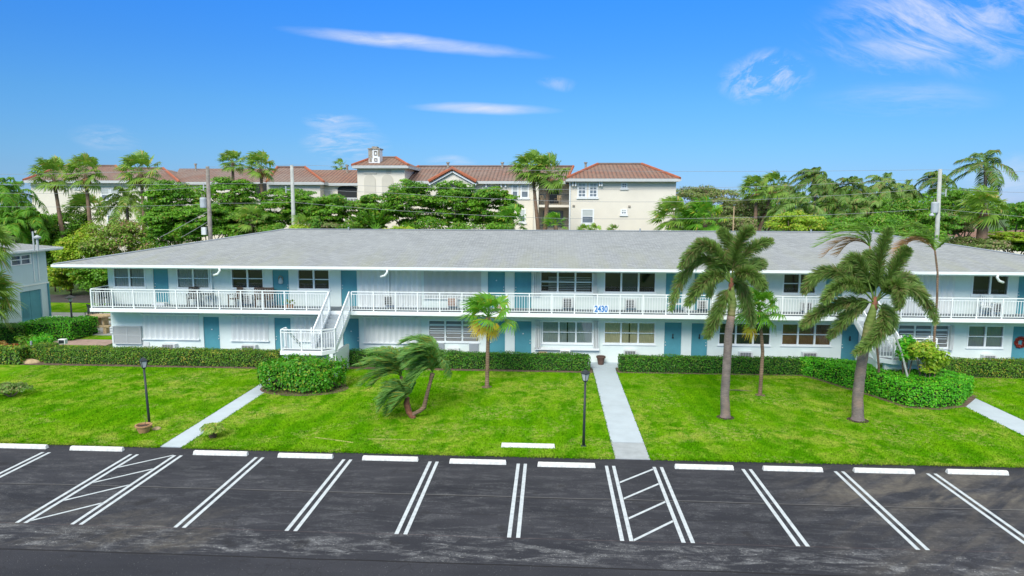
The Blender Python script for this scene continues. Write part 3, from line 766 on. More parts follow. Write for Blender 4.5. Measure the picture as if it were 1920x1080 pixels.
wall.box(BX0, BX1, WALL_Y, WALL_Y+TH, Z1B, Z1)
wall.box(BX0, BX0+TH, WALL_Y+TH, BY1, 0, ZE); wall.box(BX1-TH, BX1, WALL_Y+TH, BY1, 0, ZE); wall.box(BX0, BX1, BY1, BY1+TH, 0, ZE)
wall.build('wall', M['wall'], B)
MB().box(BX0+TH, BX1-TH, WALL_Y+1.2, WALL_Y+1.25, .05, ZE).build('dark_backing', M['dark'], B)  # near-black sheet, its colour stands in for the unlit rooms

def frame(mb, x0, x1, z0, z1, cols, rows, y0, y1, fw=.06, mw=.045, rail=None):
    mb.box(x0, x0+fw, y0, y1, z0, z1); mb.box(x1-fw, x1, y0, y1, z0, z1); mb.box(x0+fw, x1-fw, y0, y1, z0, z0+fw); mb.box(x0+fw, x1-fw, y0, y1, z1-fw, z1)
    xs = [x0+(x1-x0)*k/cols for k in range(cols+1)]
    for k in range(1, cols): mb.box(xs[k]-mw, xs[k]+mw, y0+.004, y1-.002, z0+fw, z1-fw)
    for k in range(1, rows):
        z = z0+(z1-z0)*(1-k/rows) if rail is None else rail
        for c in range(cols):
            a = xs[c]+(fw if c == 0 else mw); b = xs[c+1]-(fw if c == cols-1 else mw)
            mb.box(a, b, y0+.01, y1-.006, z-.022, z+.022)
CUR = {'blind': 'blind', 'dark': 'blind_dark', 'yellow': 'curtain_yellow', 'brown': 'curtain_brown', 'blinddark': 'blind_dark', 'blindgrey': 'grey_box', 'screen': 'screen_green', 'mixed': 'blind_dark'}
def window(x0, x1, z0, z1, typ, cur):
    n = 3 if '3' in typ else 2
    rows = {'win2': 2, 'win3': 2, 'win3s': 1, 'win2s': 1, 'louv3': 2, 'louv3x': 4}[typ]
    mb = MB(); frame(mb, x0-.03, x1+.03, z0, z1, n, rows, WALL_Y-.03, WALL_Y+.07); 
    mb.box(x0-.07, x1+.07, WALL_Y-.06, WALL_Y-.002, z0-.06, z0-.002)
    f = mb.build('window', M['trim'], B)
    MB().quad((x0+.02, WALL_Y+.035, z0+.03), (x1-.02, WALL_Y+.035, z0+.03), (x1-.02, WALL_Y+.035, z1-.03), (x0+.02, WALL_Y+.035, z1-.03)).build('pane', M['glass'], f)
    rng = random.Random(int(x0*100)); xs = [x0+(x1-x0)*k/n for k in range(n+1)]
    if cur in ('blind', 'blindgrey', 'yellow', 'brown', 'blinddark'):
        mb = MB()      # pleated curtain behind the pane
        N = int((x1-x0)/.06); pts = [(x0+(x1-x0)*k/N, WALL_Y+.085+(.018 if k % 2 else 0)) for k in range(N+1)]
        gaps = {N//2} if cur in ('yellow', 'blind') else set()
        for k in range(N):
            if k in gaps: continue
            (a, ya), (b, yb) = pts[k], pts[k+1]; zb = z0+(0.0 if cur != 'brown' else .0)
            mb.quad((a, ya, zb), (b, yb, zb), (b, yb, z1), (a, ya, z1))
        mb.build('curtain', M[CUR[cur]], f)
    elif cur == 'screen':
        MB().box(xs[1]+.04, xs[2]-.04, WALL_Y+.1, WALL_Y+.11, z0, z1).build('screen', M['screen_green'], f)
    elif cur == 'mixed':
        mb = MB()
        for k in range(9):
            z = z0+.06+k*.09
            mb.box(x0+.35*(1 if k % 3 else 0)+.05, x1-.1, WALL_Y+.10, WALL_Y+.14, z, z+.035)
        mb.build('blind', M['blind'], f)
    else:
        if rng.random() < .8:
            mb = MB(); a = x0+rng.uniform(0, .3); b = x1-rng.uniform(.2, .6)
            for k in range(6): mb.box(a, b, WALL_Y+.25, WALL_Y+.27, z0+.02+k*.05, z0+.045+k*.05)
            mb.build('blind', M['blind_dark'], f)
    if typ == 'louv3x':      # awning slats tilted out
        mb = MB(); 
        for c in range(n):
            for r_ in range(5):
                z = z1-.06-(z1-z0-.1)*(r_)/5
                mb.quad((xs[c]+.07, WALL_Y-.035, z-.2), (xs[c+1]-.07, WALL_Y-.035, z-.2), (xs[c+1]-.07, WALL_Y+.02, z), (xs[c]+.07, WALL_Y+.02, z))
        mb.build('louvre', M['louvre'], f)
        mb = MB()
        for c in range(n):
            for r_ in range(1, 5):
                z = z1-(z1-z0)*r_/5; mb.box(xs[c]+.06, xs[c+1]-.06, WALL_Y-.045, WALL_Y-.031, z-.018, z+.018)
        mb.build('louvre_bar', M['trim'], f)
    return f
def door(x0, x1, z0, z1, deco, knob_right):
    mb = MB(); mb.box(x0+.035, x1-.035, WALL_Y+.05, WALL_Y+.10, z0, z1-.035)
    d = mb.build('door', M['teal'], B)
    fr = MB().box(x0, x0+.033, WALL_Y-.012, WALL_Y+.1, z0-.02, z1-.0).box(x1-.033, x1, WALL_Y-.012, WALL_Y+.1, z0-.02, z1).box(x0+.033, x1-.033, WALL_Y-.012, WALL_Y+.1, z1-.033, z1).build('frame', M['wall'], d)
    MB().box(x0, x1, WALL_Y-.03, WALL_Y+.1, z0-.03, z0-.004).build('threshold', M['concrete'], d)
    kx = x1-.10 if knob_right else x0+.10
    MB().lathe((0, 0, 0), [(.0, 0), (.035, .0), (.035, .01), (.018, .02), (.018, .04), (.033, .055), (.033, .075), (.0, .085)], 10)
    k = MB(); k.tube([(kx, WALL_Y+.05, z0+.95), (kx, WALL_Y+.0, z0+.95), (kx, WALL_Y-.02, z0+.95)], [.02, .032, .02], 8)
    k.build('door_knob', M['ac'], d); MB().tube([(kx, WALL_Y+.05, z0+1.1), (kx, WALL_Y+.03, z0+1.1)], .025, 8).build('door_lock', M['ac'], d)
    cx = (x0+x1)/2
    if deco in ('dot',): MB().tube([(cx, WALL_Y+.05, z0+1.45), (cx, WALL_Y+.02, z0+1.45)], .035, 8).build('knocker', M['ac'], d)
    if deco == 'knock': MB().tube([(cx, WALL_Y+.05, z0+1.35), (cx, WALL_Y+.0, z0+1.35)], .05, 8).bar((cx, WALL_Y+.02, z0+1.3), (cx, WALL_Y+.02, z0+1.55), .05).build('knocker', M['metal_dark'], d)
    if deco == 'charm':
        o = MB().lathe((cx, WALL_Y-.0, z0+1.15), [(.0, 0), (.10, .03), (.13, .12), (.10, .24), (.05, .32), (0, .36)], 12).build('door_decoration', M['ac'], None, smooth=True)
        tag(o, 'small white and gold ornament hanging on an upper teal door left of the stairs', 'door ornament')
        o2 = MB().tube([(cx+.11*math.cos(a), WALL_Y-.0, z0+1.45+.13*math.sin(a)) for a in np.linspace(0, 6.283, 14)], .025, 6).build('ornament_ring', M['brass'], o, smooth=True)
    if deco == 'wreath':
        e = empty('wreath', (cx, WALL_Y, z0+1.35), 'round dark red wreath hanging on the teal door at the right edge', 'wreath')
        rng = np.random.default_rng(3); n = 700; a = rng.uniform(0, 2*np.pi, n); r_ = .22+rng.normal(0, .04, n)
        C = np.column_stack([cx+r_*np.cos(a), WALL_Y+.0+rng.normal(0, .03, n), z0+1.35+r_*np.sin(a)]); D = nrm(rng.normal(0, 1, (n, 3))); S = nrm(np.cross(D, rng.normal(0, 1, (n, 3))))
        npmesh('leaves', [cards(C, D, S, .09, .05)], M['red'], e)
        MB().tube([(cx+.22*math.cos(q), WALL_Y+.01, z0+1.35+.22*math.sin(q)) for q in np.linspace(0, 6.283, 20)], .03, 6).build('ring', M['metal_dark'], e)
    return d
def shutter(x0, x1, z0, z1, grey=False, pitch=.125):
    pitch *= 1.25; n = max(4, int(round((x1-x0)/pitch))); n += n % 2; mb = MB(); y = WALL_Y
    poly = []
    for k in range(n+1):
        x = x0+(x1-x0)*k/n; poly.append((x, y-.12 if k % 2 else y-.03))
    back = [(x1, y-.005), (x0, y-.005)]
    mb.prism(poly+back, z0+.04, z1-.03)
    s = mb.build('storm_shutter', M['shutter_grey' if grey else 'shutter'], B)
    MB().box(x0-.04, x1+.04, y-.13, y-.004, z0-.02, z0+.036).build('track', M['trim'], s); MB().box(x0-.04, x1+.04, y-.13, y-.004, z1-.028, z1+.03).build('track', M['trim'], s)
    return s
def ac_unit(px0, px1, py0, py1, brown=False, depth=.32, flip=False):
    x0, x1 = wx(px0, py1), wx(px1, py1); z0, z1 = wz((px0+px1)/2, py1), wz((px0+px1)/2, py0)
    y0 = WALL_Y-depth
    mb = MB().box(x0, x1, y0, WALL_Y-.002, z0, z1)
    a = mb.build('air_conditioner', M['ac'], B, bevel=.015)
    g = MB(); 
    n = 5
    for k in range(n):
        z = z0+.05+(z1-z0-.10)*k/(n-1); g.box(x0+.04, x1-.10, y0-.012, y0-.002, z-.006, z+.006)
    for k in range(5):
        x = x0+.04+(x1-x0-.14)*k/4; g.box(x-.006, x+.006, y0-.016, y0-.0125, z0+.03, z1-.03)
    g.build('grille', M['ac'], a)
    MB().box(x0+.03, x1-.09, y0-.0015, y0+.001, z0+.02, z1-.02).build('coil', M['ac_brown' if brown else 'ac_grille'], a)
    return a
di = 0
for k, (x0, x1, z0, z1, t, c) in enumerate(ops_u+ops_l):
    if t == 'door': di += 1; door(x0, x1, z0, z1, c, di % 2 == 0)
    elif t == 'shut': shutter(x0, x1, z0, min(z1, ZE-.05))
    elif t == 'panel': shutter(x0, x1, z0, z1, True, .19)
    elif t == 'vent':
        mb = MB(); frame(mb, x0, x1, z0, z1, 2, 2, WALL_Y-.16, WALL_Y-.002, .04, .02); v = mb.build('vent_panel', M['shutter_grey'], B)
        s = MB()
        for q in range(26):
            z = z0+.05+(z1-z0-.1)*q/25; s.box(x0+.045, x1-.045, WALL_Y-.14, WALL_Y-.10, z-.012, z+.012)
        s.build('slat', M['shutter_grey'], v)
    else: window(x0, x1, z0, z1, t, c)
# extra shutter stacks folded beside windows
for px0, px1, yt, yb, pyr in ((1003, 1015, 0, 652, 625), (1112, 1123, 0, 652, 625), (1000, 1013, 0, 553, 525), (1112, 1120, 0, 553, 525), (1779, 1786, 0, 655, 625)):
    x0, x1 = wx(px0, pyr), wx(px1, pyr); z0 = wz(px0, yb); z1 = 2.25 if pyr == 625 else 4.8
    mb = MB(); n = 4
    for k in range(n): mb.box(x0+(x1-x0)*k/n, x0+(x1-x0)*(k+.6)/n, WALL_Y-.22, WALL_Y-.003, z0, z1)
    mb.build('folded_shutter', M['shutter'], B)
mb = MB().box(wx(1003, 650), wx(1123, 650), WALL_Y-.22, WALL_Y-.07, wz(1060, 655), wz(1060, 651)).build('shutter_track', M['trim'], B)
for px0, px1 in ((818, 833), (880, 897)): MB().box(wx(px0, 660), wx(px1, 660), WALL_Y-.1, WALL_Y-.003, .2, wz(850, 643)).build('utility_box', M['grey_box'], B, bevel=.01)
for a in ((310, 334.5, 643.5, 655), (458, 484, 645.5, 657), (723, 743, 650, 660), (840, 862, 652, 662), (1050, 1069, 655, 668), (1169, 1193, 655, 668), (1383, 1408, 658, 670), (1501, 1529, 659, 671), (1837, 1861, 664, 675)):
    ac_unit(*a, depth=.34)
for a in ((455.6, 476, 552, 568), (722.5, 741, 554, 571), (840.6, 858, 557, 573, True), (1054, 1075, 558, 576), (1171.5, 1191, 560, 576), (1306, 1325, 562, 578), (1500, 1520, 566, 581), (1848, 1873, 567, 584)):
    ac_unit(*a[:4], brown=len(a) > 4, depth=.3)
for k in range(3):
    z = wz(211, 612+k*4.6); MB().box(wx(208.5, 615), wx(215, 615), WALL_Y-.12, WALL_Y-.003, z-.09, z).build('meter_box', M['ac'], B, bevel=.01)
MB().box(wx(267, 650), wx(281, 650), WALL_Y-.05, WALL_Y-.003, .45, wz(274, 641)).build('access_panel', M['ac'], B)

# balcony slab
SX0 = -24.05; SX1 = 29.2
sl_ = MB().box(SX0, SX1, SLAB_Y, WALL_Y-.004, Z1B, Z1-.004).box(SX0, BX0-.004, WALL_Y-.004, 49.6, Z1B, Z1-.004)
sl_.build('balcony_slab', M['trim'], B, bevel=.01)
MB().box(SX0+.1, SX1-.1, SLAB_Y+.1, WALL_Y-.02, Z1-.003, Z1+.006).build('balcony_floor', M['floor_grey'], B)
# railings
def rail_run(mb, a, b, za, zb, pitch=.13, post=1.14, h=1.0, skip=False):
    """railing from a to b (xy) with deck heights za, zb"""
    a = np.array([a[0], a[1], za], float); b = np.array([b[0], b[1], zb], float); L = np.linalg.norm((b-a)[:2]); t = (b-a)/L
    up = np.array([0, 0, 1.])
    mb.bar(a+up*h, b+up*h, .055, .045); mb.bar(a+up*(h-.13), b+up*(h-.13), .035, .03); mb.bar(a+up*.09, b+up*.09, .035, .03)
    n = max(1, int(round(L/post))); ps = [L*k/n for k in range(n+1)]
    for s in (ps[1:] if skip else ps): p = a+t*s; mb.bar(p, p+up*(h-.02), .055)
    nb = int(L/pitch)
    for k in range(1, nb):
        s = L*k/nb
        if min(abs(s-q) for q in ps) < .05: continue
        p = a+t*s; mb.bar(p+up*.09, p+up*(h-.13), .022)
    return mb
RY = SLAB_Y+.06
def sx(px, py=585): return P(px, py, SLAB_Y)[0]
ST1 = (sx(618.5), sx(655.5)); ST2 = (sx(1603), sx(1640))
rail_run(MB(), (SX0+.08, RY), (ST1[0]-.08, RY), Z1, Z1).build('balcony_railing', M['rail'], B)
rail_run(MB(), (ST1[1]+.1, RY), (ST2[0]-.08, RY), Z1, Z1).build('balcony_railing', M['rail'], B)
rail_run(MB(), (ST2[1]+.1, RY), (SX1-.1, RY), Z1, Z1).build('balcony_railing', M['rail'], B)
rail_run(MB(), (SX0+.06, RY+.1), (SX0+.06, 49.4), Z1, Z1).build('balcony_railing', M['rail'], B)
MB().box(SX0+.9, SX0+.98, WALL_Y+.9, WALL_Y+.96, 0, .01)

# staircases: upper flight straight out, landing, lower flight back
def staircase(x0, x1, sgn):
    """sgn -1: landing extends to the left, +1 to the right"""
    zl = 1.42; n = 8; run = 2.45; ya = SLAB_Y; yb = SLAB_Y-run
    e = MB()
    rise = (Z1-zl)/n
    for k in range(n):
        z = Z1-rise*(k+1); y = ya-run*(k+1)/n
        e.box(x0+.04, x1-.04, y, y+run/n+.02, z-.045, z) if k < n-1 else None
        if k: e.box(x0+.045, x1-.045, y+run/n-.0, y+run/n+.015, z, z+rise-.046)
    s = e.build('staircase', M['stair_tread'], B)
    st = MB()
    for x in ((x0-.02, x0+.03), (x1-.03, x1+.02)):
        st.prism_x([(ya-.002, Z1-.30), (ya-.002, Z1+.0), (yb, zl+.05), (yb, zl-.20)], x[0], x[1])
    st.build('stringer', M['trim'], s)
    # landing with a chamfered outer corner
    lx = 1.45; yl = yb-.62
    if sgn < 0: poly = [(x0-lx, yl), (x1-.45, yl), (x1+.02, yb-.1), (x1+.02, yb+.05), (x1+.02, yb+.0), (x0-lx, yb+.0)]
    else: poly = [(x0+.45, yl), (x1+lx, yl), (x1+lx, yb), (x0-.02, yb), (x0-.02, yb-.1)]
    poly = [p for i, p in enumerate(poly) if i == 0 or p != poly[i-1]]
    if sgn < 0: poly = [(x0-lx, yl), (x1-.45, yl), (x1+.02, yb-.1), (x1+.02, yb), (x0-lx, yb)]
    MB().prism(poly, zl-.2, zl).build('landing', M['trim'], s, bevel=.01)
    MB().prism(inset(poly, .08), zl+.001, zl+.006).build('landing_floor', M['floor_grey'], s)
    # supporting wall
    xc = x1-.12 if sgn < 0 else x0+.02
    MB().box(min(xc, xc+.1), max(xc, xc+.1)+.04, yb-.05, ya-.3, 0.0, zl-.204).box((x0-lx+.3 if sgn < 0 else x0+.3), (x1-.3 if sgn < 0 else x1+lx-.3), yb-.25, yb-.05, 0, zl-.203).build('support_wall', M['wall'], s)
    r = MB()
    # upper flight rails
    for x in (x0, x1): rail_run(r, (x, ya), (x, yb), Z1, zl, post=1.2)
    i = .06
    if sgn < 0:
        rail_run(r, (x1, yb-.1), (x1-.47, yl+i), zl, zl, post=2); rail_run(r, (x1-.47, yl+i), (x0-lx+i, yl+i), zl, zl, post=1.1, h=1.004, skip=True)
        rail_run(r, (x0-lx+i, yl+i), (x0-lx+i, yb-.06), zl, zl, post=2, skip=True)
        r.bar((x1, yb, zl+1.0), (x1, yb-.1, zl+1.), .055, .045)
        f0, f1 = x0-lx+.08, x0-.12
    else:
        rail_run(r, (x0, yb-.1), (x0+.47, yl+i), zl, zl, post=2); rail_run(r, (x0+.47, yl+i), (x1+lx-i, yl+i), zl, zl, post=1.1, h=1.004, skip=True)
        rail_run(r, (x1+lx-i, yl+i), (x1+lx-i, yb-.06), zl, zl, post=2, skip=True)
        r.bar((x0, yb, zl+1.0), (x0, yb-.1, zl+1.), .055, .045)
        f0, f1 = x1+.12, x1+lx-.08
    for x in (f0, f1): rail_run(r, (x, yb), (x, yb+2.0), zl, .15, post=2.2)
    r.build('stair_railing', M['rail'], s)
    e = MB()
    for k in range(7): z = zl-(zl/8)*(k+1); e.box(f0, f1, yb+.26*k, yb+.26*(k+1)+.02, z-.05, z)
    e.build('lower_flight', M['stair_tread'], s)
staircase(ST1[0], ST1[1], -1)
staircase(ST2[0], ST2[1], 1)

# number sign on the railing
nx0, nx1 = sx(1112.5, 582), sx(1141.5, 582); nz0, nz1 = P(1127, 587, SLAB_Y)[2], P(1127, 572.5, SLAB_Y)[2]
sg = MB().box(nx0, nx1, SLAB_Y+.005, SLAB_Y+.025, nz0, nz1).build('number_sign', M['sign_white'], B)
def text(body, size, loc, rot, mat, parent, name, ext=.004, sx_=1.):
    cu = bpy.data.curves.new(name, 'FONT'); cu.body = body; cu.size = size; cu.align_x = 'CENTER'; cu.align_y = 'CENTER'; cu.extrude = ext; cu.offset = size*.032
    o = bpy.data.objects.new('tmp_text', cu); col.objects.link(o); bpy.context.view_layer.update()
    me = bpy.data.meshes.new_from_object(o); bpy.data.objects.remove(o)
    me.transform(Matrix.Translation(loc) @ Matrix.Rotation(rot, 4, 'X') @ Matrix.Diagonal((sx_, 1, 1, 1)))
    me.materials.clear(); return link(name, me, mat, parent)
text('2430', .43, ((nx0+nx1)/2, SLAB_Y+.0, (nz0+nz1)/2), R(90), M['blue_number'], sg, 'numerals', sx_=.76)

# roof, gutter, soffit
EX0, EX1 = -25.75, 28.1; EB = 51.35; RZ = 6.70; RYc = 42.72; ET = 5.16; RX0, RX1 = -16.75, 19.1
def sl_uv(p, ax): return (p[0] if ax == 0 else p[1], 0)
def hip(name, x0, x1, y0, y1, rx0, rx1, ry, ze, zr, mat, parent, thick=0):
    a, b, c, d = (x0, y0, ze), (x1, y0, ze), (x1, y1, ze), (x0, y1, ze); e, f = (rx0, ry, zr), (rx1, ry, zr)
    L = math.hypot(ry-y0, zr-ze); L2 = math.hypot(rx0-x0, zr-ze)
    fs = [([a, b, f, e], [(x0, 0), (x1, 0), (rx1, L), (rx0, L)]), ([c, d, e, f], [(x1, 0), (x0, 0), (rx0, L), (rx1, L)]),
          ([d, a, e], [(y1, 0), (y0, 0), (ry, L2)]), ([b, c, f], [(y0, 0), (y1, 0), (ry, L2)])]
    return uvmesh(name, fs, mat, parent)
rf = hip('roof', EX0, EX1, EAVE_Y, EB, RX0, RX1, RYc, ET, RZ, M['shingle'], B)
caps = MB()
for a, b in (((EX0, EAVE_Y, ET), (RX0, RYc, RZ)), ((EX1, EAVE_Y, ET), (RX1, RYc, RZ)), ((RX0, RYc, RZ), (RX1, RYc, RZ))): caps.bar((a[0], a[1], a[2]+.015), (b[0], b[1], b[2]+.015), .28, .035)
caps.build('ridge_cap', M['grey_box'], rf)
fa = MB(); fy = EAVE_Y
fa.box(EX0, EX1, fy-.02, fy+.03, ZE, ET-.004).box(EX0, EX1, EB-.03, EB, ZE, ET-.004).box(EX0-.0, EX0+.05, fy+.031, EB-.031, ZE, ET-.004).box(EX1-.05, EX1, fy+.031, EB-.031, ZE, ET-.004)
fa.box(EX0-.04, EX1+.04, fy-.11, fy-.022, ET-.13, ET-.01)
fa.build('gutter', M['trim'], B)
MB().box(EX0+.05, EX1-.05, fy+.03, EB-.03, ZE+.003, ZE+.03).build('soffit', M['wall'], B)
def downspout(px, py, sgn=-1):
    c = P(px, py, fy-.06); mb = MB(); x = c[0]
    mb.tube([(x, fy-.06, ET-.12), (x, fy-.06, ET-.26), (x+sgn*.12, fy-.04, ET-.42), (x+sgn*.36, fy+.02, ET-.50)], [.06, .06, .06, .06], 8)
    mb.build('downspout', M['trim'], B, smooth=True)
downspout(412, 507); downspout(726, 507); downspout(1870, 518, 1)
for px in (399, 730): 
    x = wx(px, 540); MB().box(x-.035, x+.035, WALL_Y-.17, WALL_Y-.105, Z1+.01, ZE-.05).build('drain_pipe', M['trim'], B)
for px in (654, 1200, 1520, 1637):
    c = P(px, 433.5, RYc-.2); MB().tube([(c[0], RYc-.25, RZ-.12), (c[0], RYc-.25, RZ+.16)], .05, 8).build('roof_vent', M['grey_box'], B)
# string of small lights under the eave, middle right balcony
bl = MB()
for k in range(26):
    x = wx(1010+k*9, 520); bl.lathe((x, WALL_Y-.35, ZE-.10-.02*math.sin(k*1.3)), [(.0, 0), (.018, .01), (.022, .035), (.008, .055)], 6)
x0, x1 = wx(1005, 520), wx(1240, 520); bl.bar((x0, WALL_Y-.35, ZE-.045), (x1, WALL_Y-.35, ZE-.045), .012)
o = bl.build('string_lights', M['white']); tag(o, 'string of tiny white bulbs hung along the upper eave above the dark windows', 'string lights')

# ------------------------------------------------------------------ things on the balcony
def patio_chair(px, py, mat, label, rot=0, group='chairs on the balcony', z=Z1+.007, Yv=None, loc=None, name='patio_chair'):
    if loc is None:
        Yv = Yv or WALL_Y-.5; c = P(px, py, Yv); loc = (c[0], Yv, z)
    e = empty(name, loc, label, 'chair', group); x, y, zz = loc
    def tr(mb):
        ca, sa = math.cos(rot), math.sin(rot); mb.v = [(x+(v[0])*ca-(v[1])*sa, y+v[0]*sa+v[1]*ca, zz+v[2]) for v in mb.v]; return mb
    s = MB()
    for k in range(5): s.box(-.24, .24, -.24+k*.098, -.24+k*.098+.08, .42, .45)
    tr(s).build('seat', M[mat], e)
    b = MB()
    for k in range(6): b.bar((-.22+k*.088, .235, .46), (-.22+k*.088, .33, .98), .055, .02)
    b.bar((-.25, .33, .97), (.25, .33, .97), .04, .07); tr(b).build('backrest', M[mat], e)
    for sx_, sy_ in ((-1, -1), (1, -1), (-1, 1), (1, 1)): tr(MB().bar((sx_*.24, sy_*.23, 0), (sx_*.24, sy_*.22, .43 if sy_ > 0 else .64), .04)).build('leg', M[mat], e)
    for sx_ in (-1, 1): tr(MB().box(sx_*.25-.03, sx_*.25+.03, -.27, .26, .64, .665)).build('armrest', M[mat], e)
    return e
patio_chair(362, 565, 'chair_dark', 'dark slatted chair on the left balcony, left of the second upper window pair', .3)
patio_chair(441, 566, 'chair_brown', 'brown slatted balcony chair left of the upper air conditioner under the dark window', -.5)
patio_chair(488, 567, 'chair_brown', 'brown slatted balcony chair right of the upper air conditioner', .5)
patio_chair(502, 567, 'chair_brown', 'brown slatted balcony chair right beside the teal door with the ornament', .1)
patio_chair(197, 565, 'metal_dark', 'dark chair at the far left corner of the balcony', .9, Yv=WALL_Y-.75)
e = empty('side_table', (wx(395, 555), WALL_Y-.4, Z1), 'small dark oval table against the balcony wall below the left windows', 'table')
tx = wx(395, 555); MB().prism(ellipse(tx, WALL_Y-.45, .42, .24, 20), Z1+.66, Z1+.69).build('tabletop', M['metal_dark'], e)
for a, b in ((-.25, -.6), (.25, -.6), (-.25, -.3), (.25, -.3)): MB().bar((tx+a, WALL_Y+b, Z1+.007), (tx+a*.8, WALL_Y+b, Z1+.66), .025).build('leg', M['metal_dark'], e)
tx = wx(523, 575)
o = MB().prism(ellipse(tx, WALL_Y-.55, .55, .3, 24), Z1+.008, Z1+.03).build('doormat', M['chair_dark']); tag(o, 'dark oval mat on the balcony before the door with the ornament', 'doormat')
for i, (px, lab) in enumerate(((549, 'small potted succulent on the balcony just right of the oval mat'), (558, 'potted yellowish plant on the balcony left of the stair head'))):
    c = (wx(px, 575), WALL_Y-.8, Z1+.008); e = empty('potted_plant', c, lab, 'potted plant', 'small pots on the balcony')
    MB().lathe(c, [(.0, .0), (.09, .0), (.12, .2), (.10, .2), (.10, .17), (0, .17)], 14).build('pot', M['terracotta'], e)
    rng = np.random.default_rng(i); npmesh('leaves', blob_leaves((c[0], c[1], c[2]+.33), (.17, .15, .17), rng, 8, 160, .1), M['fern'], e)
o = MB().box(wx(295, 570), wx(318, 570), WALL_Y-.5, WALL_Y-.12, Z1+.008, Z1+.16).build('storage_box', M['white'], bevel=.02); tag(o, 'low white box on the balcony before the leftmost upper teal door', 'storage box')
o = MB().box(wx(932, 575), wx(948, 575), WALL_Y-.5, WALL_Y-.12, Z1+.008, Z1+.22).build('storage_box', M['stone_tan'], bevel=.02); tag(o, 'tan cardboard box on the balcony by the door behind the small fan palm', 'storage box')
e = empty('balcony_bench', (wx(1265, 568), WALL_Y-.5, Z1), 'low white bench on the balcony left of the tall bushy palm', 'bench')
xa, xb = wx(1248, 568), wx(1283, 568); MB().box(xa, xb, WALL_Y-.7, WALL_Y-.35, Z1+.40, Z1+.45).build('seat', M['white'], e)
for x in (xa+.05, xb-.09): MB().box(x, x+.05, WALL_Y-.68, WALL_Y-.37, Z1+.008, Z1+.398).build('leg', M['white'], e)
patio_chair(1850, 583, 'white', 'white slatted chair on the right balcony before the air conditioner', -.4)
# pots by the wall
pc = G(1125.5, 681, .03)
o = MB().lathe((pc[0], 35.3, .05), [(0, 0), (.14, 0), (.21, .36), (.245, .36), (.245, .44), (.20, .44), (.19, .36), (0, .35)], 20).build('flower_pot', M['pot_brown'], smooth=False); tag(o, 'empty brown flower pot at the head of the central walkway', 'flower pot')
MB().lathe((pc[0], 35.3, .05), [(0, .37), (.19, .37)], 20).build('soil', M['soil'], o)
xq = wx(1010, 662); o = MB().box(xq, xq+.45, 35.2, 35.6, .05, .62).build('crate', M['stone_tan'], bevel=.01); tag(o, 'tan crate at the wall behind the middle hedge', 'crate')

# ------------------------------------------------------------------ front planting
hedge([(-26.2, 33.55), (-13.75, 33.45), (-13.75, 34.35), (-26.2, 34.5)], .80, 'hedge_tip', 'yellow-tipped clipped hedge left of the stairs, in front of the white shutters', 'clipped hedges along the facade', seed=1)
hedge([(-27.3, 33.9), (-26.25, 33.75), (-26.25, 34.8), (-27.3, 34.9)], .86, 'hedge_tip', 'short rounded hedge end beyond the left corner of the block', 'clipped hedges along the facade', seed=21)
hedge([(-10.45, 33.9), (2.0, 33.75), (2.0, 34.6), (-10.45, 34.7)], .78, 'hedge', 'dark green clipped hedge between the stairs and the central walkway', 'clipped hedges along the facade', seed=2)
hedge([(3.5, 33.75), (13.5, 33.75), (13.5, 34.6), (3.5, 34.6)], .76, 'hedge', 'dark green clipped hedge right of the central walkway', 'clipped hedges along the facade', seed=3)
hedge([(19.2, 33.85), (30.5, 33.85), (30.5, 34.7), (19.2, 34.7)], .82, 'hedge_tip', 'clipped hedge with coppery tips at the right edge', 'clipped hedges along the facade', seed=4)
# bright sheared hedge wrapping the right stair
def g2(px, py, z=0.): q = G(px, py, z); return (q[0], q[1])
hp = [g2(1533, 711), g2(1585, 728), g2(1640, 744), g2(1700, 764), g2(1755, 768), g2(1800, 762), g2(1822, 744), (17.9, 32.0), (16.6, 32.6), (14.4, 33.3), (12.9, 34.1), (12.3, 33.9)]
hb = hedge(hp, .92, 'hedge_bright', 'bright green sheared hedge curving round the right stair landing', None, seed=5, dens=520, leaf=.085)
bed([(p[0], p[1]) for p in inset(hp, -.2)], .046)
# rounded bush by the left stair
c = G(560, 735)
e = empty('rounded_shrub', (c[0], 30.2, 0), 'large rounded green shrub below the left stair landing', 'shrub')
rng = np.random.default_rng(8); cx = G(558, 738)[0]-.12; CY = 29.85
n = 11000; th = rng.uniform(0, 2*np.pi, n); zz = rng.uniform(0, 1, n); top = rng.uniform(0, 1, n) < .45
rr = np.where(top, np.sqrt(rng.uniform(0, 1, n)), 1.0); zf = np.where(top, 1-.22*rr**3, .12+.85*zz**.8); rad_ = np.where(top, rr*.97, .88+.14*np.sin(np.clip(zf, 0, 1)*2.4))
hgt = 1.22+.12*np.sin(th*3+1)+.12*np.sin(rr*6+th*2)
lum = 1+.08*np.sin(th*5)+.07*np.sin(th*9+zf*5)
C = np.column_stack([cx+1.85*rad_*np.cos(th)*lum, CY+1.15*rad_*np.sin(th)*lum, hgt*zf]); C += rng.normal(0, .06, C.shape)
N = nrm(np.column_stack([np.cos(th)*np.where(top, .2, 1), np.sin(th)*np.where(top, .2, 1), np.where(top, 1.2, .4)])+rng.normal(0, .55, (n, 3))); D = nrm(np.cross(N, rng.normal(0, 1, (n, 3)))); S = np.cross(N, D)
l_ = .11*rng.uniform(.6, 1.35, (n, 1)); npmesh('foliage', [cards(C, D, S, l_, l_*.65)], M['shrub_leaf'], e)
mb = MB()
for k in range(26):
    a = rng.uniform(0, 6.28); mb.tube([(cx+.9*math.cos(a)*rng.uniform(.3, 1), CY+.6*math.sin(a), 0), (cx+1.3*math.cos(a+.2), CY+.85*math.sin(a+.2), .35), (cx+1.6*math.cos(a), CY+1.0*math.sin(a), .8)], [.03, .022, .012], 5)
